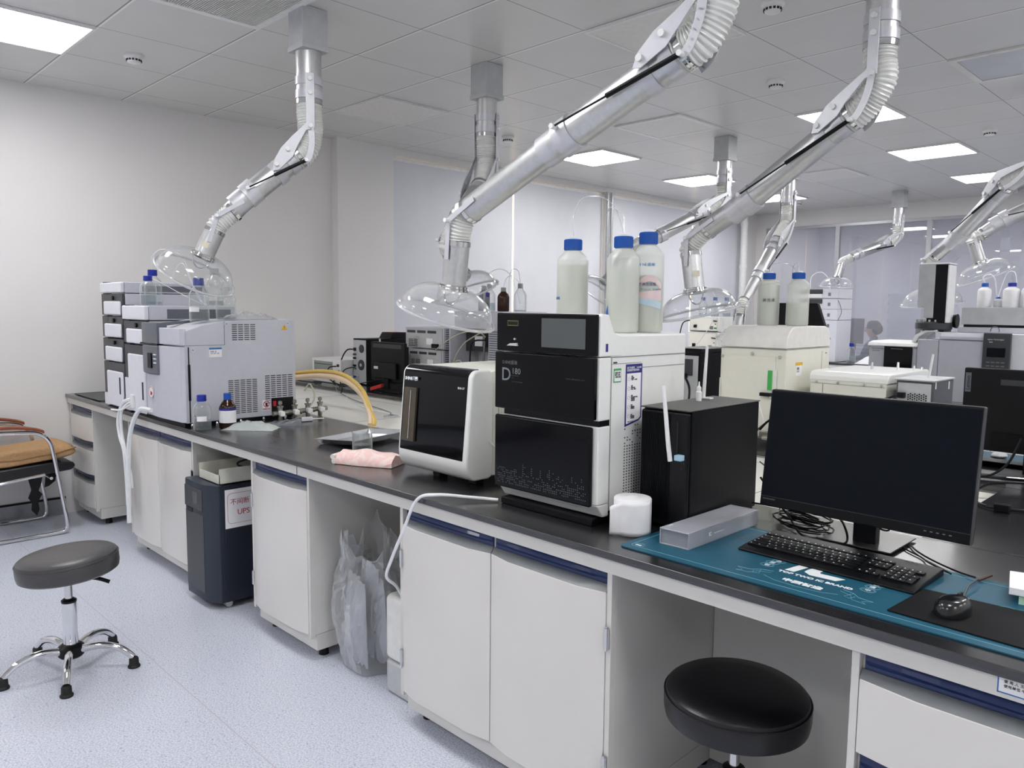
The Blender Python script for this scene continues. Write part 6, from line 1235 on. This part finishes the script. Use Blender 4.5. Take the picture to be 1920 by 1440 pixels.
# ------------------------------------------------------------ third and fourth bench rows
G = 'white module stack on the fourth bench'
back_module(-1.75, -1.40, 5.62, 5.95, WT+.004, 1.02, 'white instrument module, lowest in the stack behind the analyser', 'cream', G); back_module(-1.76, -1.40, 5.62, 5.95, 1.022, 1.245, 'tall white instrument module in the middle of the stack behind the analyser', 'cream', G); back_module(-1.75, -1.39, 5.62, 5.95, 1.247, 1.40, 'white instrument module on top of the stack behind the analyser', 'cream', G)
wire([(-1.72, 5.60, 1.36), (-1.79, 5.58, 1.33), (-1.82, 5.57, 1.20), (-1.85, 5.57, 1.0), (-1.86, 5.56, .86)], .006, M_black, 'black cable hanging down the side of the white module stack', 'cable', 'hanging_cable')
wire([(-1.41, 5.57, 1.40), (-1.50, 5.57, 1.25), (-1.62, 5.57, 1.10), (-1.74, 5.57, .98)], .004, M_tube, 'thin white cable slanting across the white module stack', 'cable', 'slanting_cable')
for k, (x, y) in enumerate(((-1.83, 5.80), (-1.68, 5.78), (-1.55, 5.80), (-1.45, 5.86))):
    z = 1.40 if x > -1.76 else 1.401
    if x < -1.76: continue
    reagent((x, y, z), ['', 'small clear bottle with blue cap, left on the white module stack', 'small clear bottle with blue cap, middle on the white module stack', 'small clear bottle with blue cap, right on the white module stack'][k], 'blue capped bottles on the white module stack', r=.042, h=.20, cap=M_cap2, fill=.3)
wire([(-1.68, 5.78, 1.60), (-1.67, 5.80, 1.66), (-1.60, 5.82, 1.66), (-1.56, 5.82, 1.60)], .003, M_tube, 'thin white tube between the bottles on the white module stack', 'tube', 'thin_tube')
t = thing('printed_papers', 'loose white printed sheets spread on the third bench', 'papers', (-.75, 4.35, WT))
for k, (x, y, a) in enumerate(((-1.0, 4.35, .2), (-.75, 4.25, -.15), (-.55, 4.4, .4), (-.85, 4.5, .1))): part(B().obox((x, y, WT+.0015+k*.0012), (math.cos(a), math.sin(a), 0), (-math.sin(a), math.cos(a), 0), (0, 0, 1), .15, .105, .0004), 'sheet', M_paper, t)
v = place(copy_tree(vt), (-.86, 4.12, WT+.006), 0, 'nickel vacuum valve on the third bench above the black computer tower')
t = thing('monitor', 'dark monitor seen from behind between the two cream instrument bottles', 'monitor', (.08, 4.35, WT)); part(B().prism([(-.13, 1.26), (.30, 1.26), (.20, 1.53), (-.11, 1.53)], 4.30, 4.34, 'y'), 'back_shell', M_black, t, bev=.006); part(B().box(.04, .12, 4.32, 4.36, WT+.01, 1.3), 'stand_neck', M_black, t); part(B().box(-.05, .21, 4.25, 4.45, WT+.0005, WT+.012), 'stand_foot', M_black, t)
# right hand grey module column (farthest bench)
def side_module(x0, x1, y0, y1, z0, z1, label, last=False):
    t = thing('chromatography_module', label, 'laboratory instrument', ((x0+x1)/2, (y0+y1)/2, z0), 0, 'module column before the glass partition'); part(B().box(x0, x1, y0, y1, z0, z1-.004), 'housing', M_greyw, t, bev=.003)
    part(B().box(x0-.012, x0+.0, y0+.0, y1, z1-.05, z1-.004), 'dark_fascia', M_dkg, t)
    o = part(B().box(x0+.0, x0+.27, y0-.014, y0, z1-.062, z1-.006), 'dark_band', M_dkg, t); part(B().box(x0+.06, x0+.27, y0-.012, y0, z0+.004, z1-.064), 'white_door', M_white, t, bev=.004)
    part(B().box(x1-.12, x1-.09, y0-.004, y0, z1-.09, z1-.05), 'small_print', M_lip, t)
    return t
for k, (z0, z1) in enumerate(((.849, 1.36), (1.362, 1.49), (1.492, 1.62), (1.622, 1.74))): side_module(-1.66, -1.20, 8.02, 8.45, z0, z1, ['tall base module of the column before the glass partition', 'grey module second from the bottom of the column before the glass partition', 'grey module with a small display, third of the column before the glass partition', 'topmost grey module of the column before the glass partition'][k])
wire([(-1.19, 8.0, 1.60), (-1.15, 7.99, 1.52), (-1.14, 7.99, 1.44), (-1.18, 8.0, 1.36)], .004, M_dgrey, 'thin grey lead beside the module column before the partition', 'cable', 'grey_lead')
for k, pts in enumerate(([(-1.63, 8.2, 1.745), (-1.62, 8.2, 1.90), (-1.50, 8.2, 1.95), (-1.40, 8.2, 1.86), (-1.38, 8.2, 1.745)],)): wire(pts, .004, M_tube, 'white tube arching over the module column before the partition', 'tube', 'arched_tube')
reagent((-1.04, 8.10, WT), 'clear bottle with blue cap beside the module column before the partition', None, r=.05, h=.24, fill=.2)
lay(crumple(10, 8, .55, .32, .13, 15), 'plastic_bag', mat('white plastic carrier', (236, 236, 240), .4), (-.70, 8.18, WT), .1, 'heap of white plastic bags on the farthest bench', 'bag', flat=True)
for k, x in enumerate((.06, .105)): reagent((x, 4.55+.04*k, WT), 'tiny brown vial with blue cap, %s of the pair beside the cream instrument' % ('left' if k == 0 else 'right'), 'tiny brown vials', r=.018, h=.12, glass=M_amber, liq=M_amber, fill=.2)
solo(B().box(-.45, -.15, 8.0, 8.3, WT+.0005, WT+.02), 'yellow_folder', mat('pale yellow card', (232, 214, 130), .6), 'pale yellow folder on the farthest bench', 'folder')
# gas chromatograph with autosampler tower
t = thing('gas_chromatograph', 'wide grey gas chromatograph with a dark control panel at the right', 'laboratory instrument', (1.28, 4.50, WT))
part(B().box(.895, 1.30, 4.35, 4.77, WT+.012, 1.285), 'oven_body', M_grey, t, bev=.006); part(B().prism([(4.34, 1.288), (4.34, 1.31), (4.36, 1.335), (4.77, 1.335), (4.77, 1.288)], 1.035, 1.30, 'x'), 'oven_lid', M_grey, t, bev=.005)
part(B().box(1.30, 1.62, 4.36, 4.77, WT+.012, 1.335), 'electronics_side', M_greyw, t, bev=.006)
part(B().box(1.030, 1.032, 4.348, 4.351, WT+.02, 1.285).box(.9, 1.30, 4.348, 4.351, .868, .871), 'panel_seam', M_hole, t)
o = part(B().box(1.300, 1.455, 4.325, 4.36, 1.07, 1.338), 'control_panel', M_dkg, t, bev=.004, label='dark control panel'); part(B().box(1.325, 1.43, 4.322, 4.326, 1.185, 1.245), 'display', M_screen, o)
for i in range(4):
    for j in range(3): part(B().box(1.325+i*.028, 1.345+i*.028, 4.3225, 4.3255, 1.10+j*.024, 1.106+j*.024), 'panel_key', M_lip, o)
for x in (1.32, 1.375, 1.40): part(B().box(x, x+.03, 4.322, 4.326, 1.078, 1.086), 'white_key', M_print, o)
text('Agilent Technologies', 'panel_print', .011, (1.325, 4.324, 1.295), (1, 0, 0), (0, 0, 1), M_print, o); text('8890', 'panel_print', .010, (1.335, 4.324, 1.278), (1, 0, 0), (0, 0, 1), M_print, o)
t = thing('mass_detector', 'grey mass detector with a dark glass window left of the gas chromatograph', 'laboratory instrument', (.72, 4.5, WT))
part(B().box(.565, .892, 4.37, 4.77, WT+.012, 1.235), 'housing', M_grey, t, bev=.006); part(B().prism([(4.36, 1.225), (4.37, 1.25), (4.45, 1.262), (4.77, 1.262), (4.77, 1.236), (4.36, 1.2355)], .56, .892, 'x'), 'white_lid', M_white, t, bev=.003)
part(B().box(.675, .862, 4.356, 4.371, 1.03, 1.228), 'dark_window', M_blackg, t, bev=.003); part(B().box(.72, .80, 4.354, 4.357, 1.208, 1.212), 'window_print', M_lip, t); text('Agilent Technologies', 'front_print', .010, (.585, 4.368, 1.205), (1, 0, 0), (0, 0, 1), M_ink, t); text('5977B  MSD', 'front_print', .010, (.59, 4.368, 1.19), (1, 0, 0), (0, 0, 1), M_ink, t)
b = B(); P_ = [(.84, 1.264), (.86, 1.31), (.92, 1.345), (1.00, 1.35), (1.0, 1.337), (.93, 1.332), (.885, 1.30), (.87, 1.264)]; solo(b.prism(P_, 4.40, 4.58, 'y'), 'curved_cover', M_white, 'small white curved cover between mass detector and gas chromatograph', 'cover', bev=.002, loc=(.9, 4.5, 1.264))
t = thing('injection_autosampler', 'tall grey and black injection tower on a round dark carousel', 'laboratory instrument', (.95, 4.55, 1.336))
part(B().prism([(.862, 1.50), (.862, 1.80), (.965, 1.80), (.965, 1.43), (.905, 1.43), (.905, 1.50)], 4.40, 4.55, 'y'), 'tower_shell', M_tin, t, bev=.003); part(B().box(.966, 1.04, 4.41, 4.56, 1.40, 1.79), 'black_slide', M_blackg, t, bev=.003); part(B().box(1.041, 1.05, 4.41, 4.56, 1.40, 1.79), 'tower_side', M_white, t, bev=.001)
part(B().box(.86, 1.052, 4.40, 4.57, 1.795, 1.805), 'tower_cap', M_white, t, bev=.002)
part(B().lathe([(.105, 0), (.115, .01), (.115, .05), (.10, .06)], (.945, 4.50, 1.345), n=40), 'carousel', M_dkg, t); part(B().box(.92, 1.02, 4.42, 4.56, 1.375, 1.432), 'needle_block', M_black, t, bev=.004); b = B()
for i in range(16): a = 2*PI*i/16; b.cyl((.945+.095*math.cos(a), 4.50+.095*math.sin(a), 1.40), (.945+.095*math.cos(a), 4.50+.095*math.sin(a), 1.418), .007, n=8)
part(b, 'vial_ring', M_alu2, t); part(B().lathe([(.04, -.02), (.05, 0), (.05, .012)], (1.06, 4.58, 1.41), (1, 0, 0), 20), 'side_wheel', M_black, t)
part(B().box(.90, 1.03, 4.43, 4.6, 1.336, 1.346), 'mount', M_black, t)
# bottles and box right of the tower
t = thing('sampler_controller', 'grey flat instrument on the gas chromatograph under plastic bottles', 'laboratory instrument', (1.32, 4.6, 1.336))
part(B().box(1.115, 1.50, 4.50, 4.74, 1.39, 1.505), 'upper_case', M_tin, t, bev=.003); part(B().box(1.10, 1.50, 4.49, 4.75, 1.336, 1.372), 'lower_case', M_grey, t, bev=.003); part(B().box(1.13, 1.49, 4.51, 4.73, 1.3725, 1.3895), 'dark_gap', M_black, t)
b = B().tube([(1.345+.025*math.cos(a), 4.40, 1.355+.025*math.sin(a)) for a in [PI*i/14-.4 for i in range(18)]], .003, 6); solo(b, 'wire_loop', M_dgrey, 'small grey wire loop above the dark control panel', 'wire')
def pbottle(x, y, z, r, h, cap, label, grp='white plastic wash bottles at the right'):
    t = thing('plastic_bottle', label, 'bottle', (x, y, z), 0, grp); part(B().lathe([(r*.94, 0), (r, .006), (r, h*.68), (r*.85, h*.76), (r*.45, h*.82), (r*.42, h*.86)], n=28), 'bottle_body', mat('milky plastic', (232, 232, 234), .4), t, False); part(B().lathe([(r*.5, h*.85), (r*.5, h*.98), (r*.42, h)], n=22), 'cap', cap, t, False); return t
pbottle(1.215, 4.62, 1.506, .042, .165, M_cap2, 'white plastic bottle with blue cap, left of the group at the right edge'); pbottle(1.285, 4.68, 1.372+.135, .028, .07, M_cap2, 'small low white bottle with blue cap between two larger ones'); pbottle(1.375, 4.62, 1.506, .05, .165, M_cap, 'white plastic bottle with dark blue cap near the right edge'); pbottle(1.47, 4.62, 1.506, .04, .165, M_cap, 'white plastic bottle with blue cap at the very right edge')
wire([(1.215, 4.62, 1.672), (1.20, 4.62, 1.71), (1.235, 4.62, 1.73), (1.27, 4.62, 1.70), (1.28, 4.65, 1.60), (1.285, 4.68, 1.58)], .004, M_tube, 'white tube looping from the left plastic bottle at the right edge', 'tube', 'white_tube')
wire([(1.285, 4.68, 1.58), (1.30, 4.69, 1.66), (1.33, 4.68, 1.74), (1.38, 4.64, 1.74), (1.40, 4.62, 1.67)], .003, M_tube, 'white tube arching over the plastic bottles at the right edge', 'tube', 'white_tube')
# ------------------------------------------------------------ room behind the glass: person at a computer
t = thing('office_desk', 'dim desk behind the glass partition', 'desk', (-1.2, 10.6, 0)); part(B().box(-2.4, -.2, 10.35, 10.95, .72, .75), 'desk_top', M_tin, t)
for x in (-2.3, -.3): part(B().box(x-.02, x+.02, 10.4, 10.9, 0, .72), 'leg', M_tin, t)
for (x0, x1, l) in ((-2.15, -1.85, 'dim grey screen left of the person behind the glass partition'), (-1.12, -.86, 'dim grey screen right of the person behind the glass partition')):
    t = thing('monitor', l, 'monitor', ((x0+x1)/2, 10.6, .75)); part(B().box(x0, x1, 10.55, 10.58, .98, 1.36), 'panel', M_dkg, t, bev=.004); part(B().box((x0+x1)/2-.03, (x0+x1)/2+.03, 10.56, 10.60, .76, 1.0), 'neck', M_dkg, t); part(B().box((x0+x1)/2-.1, (x0+x1)/2+.1, 10.5, 10.68, .7505, .76), 'foot', M_dkg, t)
t = thing('office_chair', 'dark office chair under the person behind the glass partition', 'chair', (-1.50, 10.15, 0)); part(B().box(-1.72, -1.28, 9.95, 10.37, .39, .435), 'seat', M_dkg, t, bev=.01); part(B().cyl((-1.5, 10.15, .05), (-1.5, 10.15, .389), .03), 'column', M_black, t)
for k in range(5): a = 2*PI*k/5; part(B().tube([(-1.5, 10.15, .07), (-1.5+.28*math.cos(a), 10.15+.28*math.sin(a), .03)], .016, 8), 'leg', M_black, t)
px, py = -1.50, 10.15
def skin_body(pts, edges, name, m, par):
    me = bpy.data.meshes.new(name); me.from_pydata([V3(p[:3])-V3(par.location) for p in pts], edges, []); me.materials.append(m); o = bpy.data.objects.new(name, me); COL.objects.link(o); o.parent = par
    sk = o.modifiers.new('skin', 'SKIN'); ly = me.skin_vertices[0] if me.skin_vertices else None
    if ly is None: bpy.context.view_layer.objects.active = o; ly = me.skin_vertices.new().data if hasattr(me.skin_vertices, 'new') else None
    for i, p in enumerate(pts):
        d = (ly.data if hasattr(ly, 'data') else ly)[i]; d.radius = (p[3], p[4] if len(p) > 4 else p[3])
        if i == 0: d.use_root = True
    s2 = o.modifiers.new('sub', 'SUBSURF'); s2.levels = 1; s2.render_levels = 2
    for p in me.polygons: p.use_smooth = True
    return o
t = thing('person', 'person with short dark hair and glasses seated behind the glass partition, facing left', 'person', (px, py, .47))
# pelvis, waist, chest, neck base, neck, head / shoulders, elbows, hands / hips, knees, ankles
pts = [(px, py, .56, .15, .12), (px-.01, py, .72, .13, .11), (px-.03, py, .93, .16, .12), (px-.04, py, 1.06, .07, .07), (px-.05, py, 1.12, .052), 
       (px-.04, py-.18, 1.0, .06), (px-.12, py-.22, .80, .042), (px-.33, py-.12, .79, .028), (px-.04, py+.18, 1.0, .06), (px-.12, py+.22, .80, .042), (px-.33, py+.14, .79, .028),
       (px-.10, py-.10, .54, .085), (px-.45, py-.12, .53, .06), (px-.47, py-.12, .10, .04), (px-.10, py+.10, .54, .085), (px-.45, py+.12, .53, .06), (px-.47, py+.12, .10, .04), (px-.58, py-.12, .05, .035), (px-.58, py+.12, .05, .035)]
ed = [(0, 1), (1, 2), (2, 3), (3, 4), (2, 5), (5, 6), (6, 7), (2, 8), (8, 9), (9, 10), (0, 11), (11, 12), (12, 13), (0, 14), (14, 15), (15, 16), (13, 17), (16, 18)]
body = skin_body(pts, ed, 'body', M_cloth, t)
b = B(); rr = []
prof = [(.0, .038, .040), (.02, .05, .05), (.05, .066, .062), (.09, .078, .07), (.13, .084, .075), (.17, .082, .073), (.205, .062, .055), (.225, .03, .028)]
for z, rx, ry in prof: rr.append([b.m.verts.new((px-.065+rx*1.12*math.cos(a)-(.012 if (math.cos(a) < -.9 and .06 < z < .10) else 0), py+ry*math.sin(a), 1.10+z)) for a in [2*PI*i/24 for i in range(24)]])
b.rings(rr); b.obox((px-.165, py, 1.19), (1, 0, .4), (0, 1, 0), (0, 0, 1), .012, .012, .018)
part(b, 'head', M_skin, t); b = B(); rr = []
for z, rx, ry, cut in ((.12, .088, .080, .25), (.15, .093, .084, .1), (.18, .092, .082, -.2), (.215, .072, .064, -.9), (.238, .035, .03, -1)): rr.append([b.m.verts.new((px-.055+rx*1.1*max(math.cos(a), -1 if cut < -.5 else -.78), py+ry*math.sin(a), 1.10+z)) for a in [2*PI*i/24 for i in range(24)]])
b.rings(rr); b.sph((px-.01, py, 1.215), .083, sc=(1, .98, 1.0)); part(b, 'hair', M_hair, t)
b = B()
for s in (-1, 1):
    b.tube([(px-.158, py+s*.033+.022*math.cos(a), 1.225+.018*math.sin(a)) for a in [2*PI*i/16 for i in range(16)]], .002, 5, closed=True); b.tube([(px-.155, py+s*.055, 1.228), (px-.06, py+s*.082, 1.228)], .002, 5)
part(b, 'glasses', M_black, t)
for s in (-1, 1):
    part(B().sph((px-.06, py+s*.079, 1.205), .02, sc=(.6, .3, 1)), 'ear', M_skin, t)
    hb = B().obox((px-.37, py+s*.125, .782), (1, 0, 0), (0, 1, 0), (0, 0, 1), .04, .035, .012)
    for k in range(4): hb.tube([(px-.40, py+s*.125-.026+k*.0175, .784), (px-.435, py+s*.125-.028+k*.019, .788), (px-.462+.006*abs(k-1.5), py+s*.125-.028+k*.019, .776)], [.009, .008, .007], 8)
    hb.tube([(px-.36, py+s*.095, .782), (px-.39, py+s*.075, .782), (px-.415, py+s*.075, .778)], [.010, .009, .008], 8); part(hb, 'hand', M_skin, t, bev=.004)
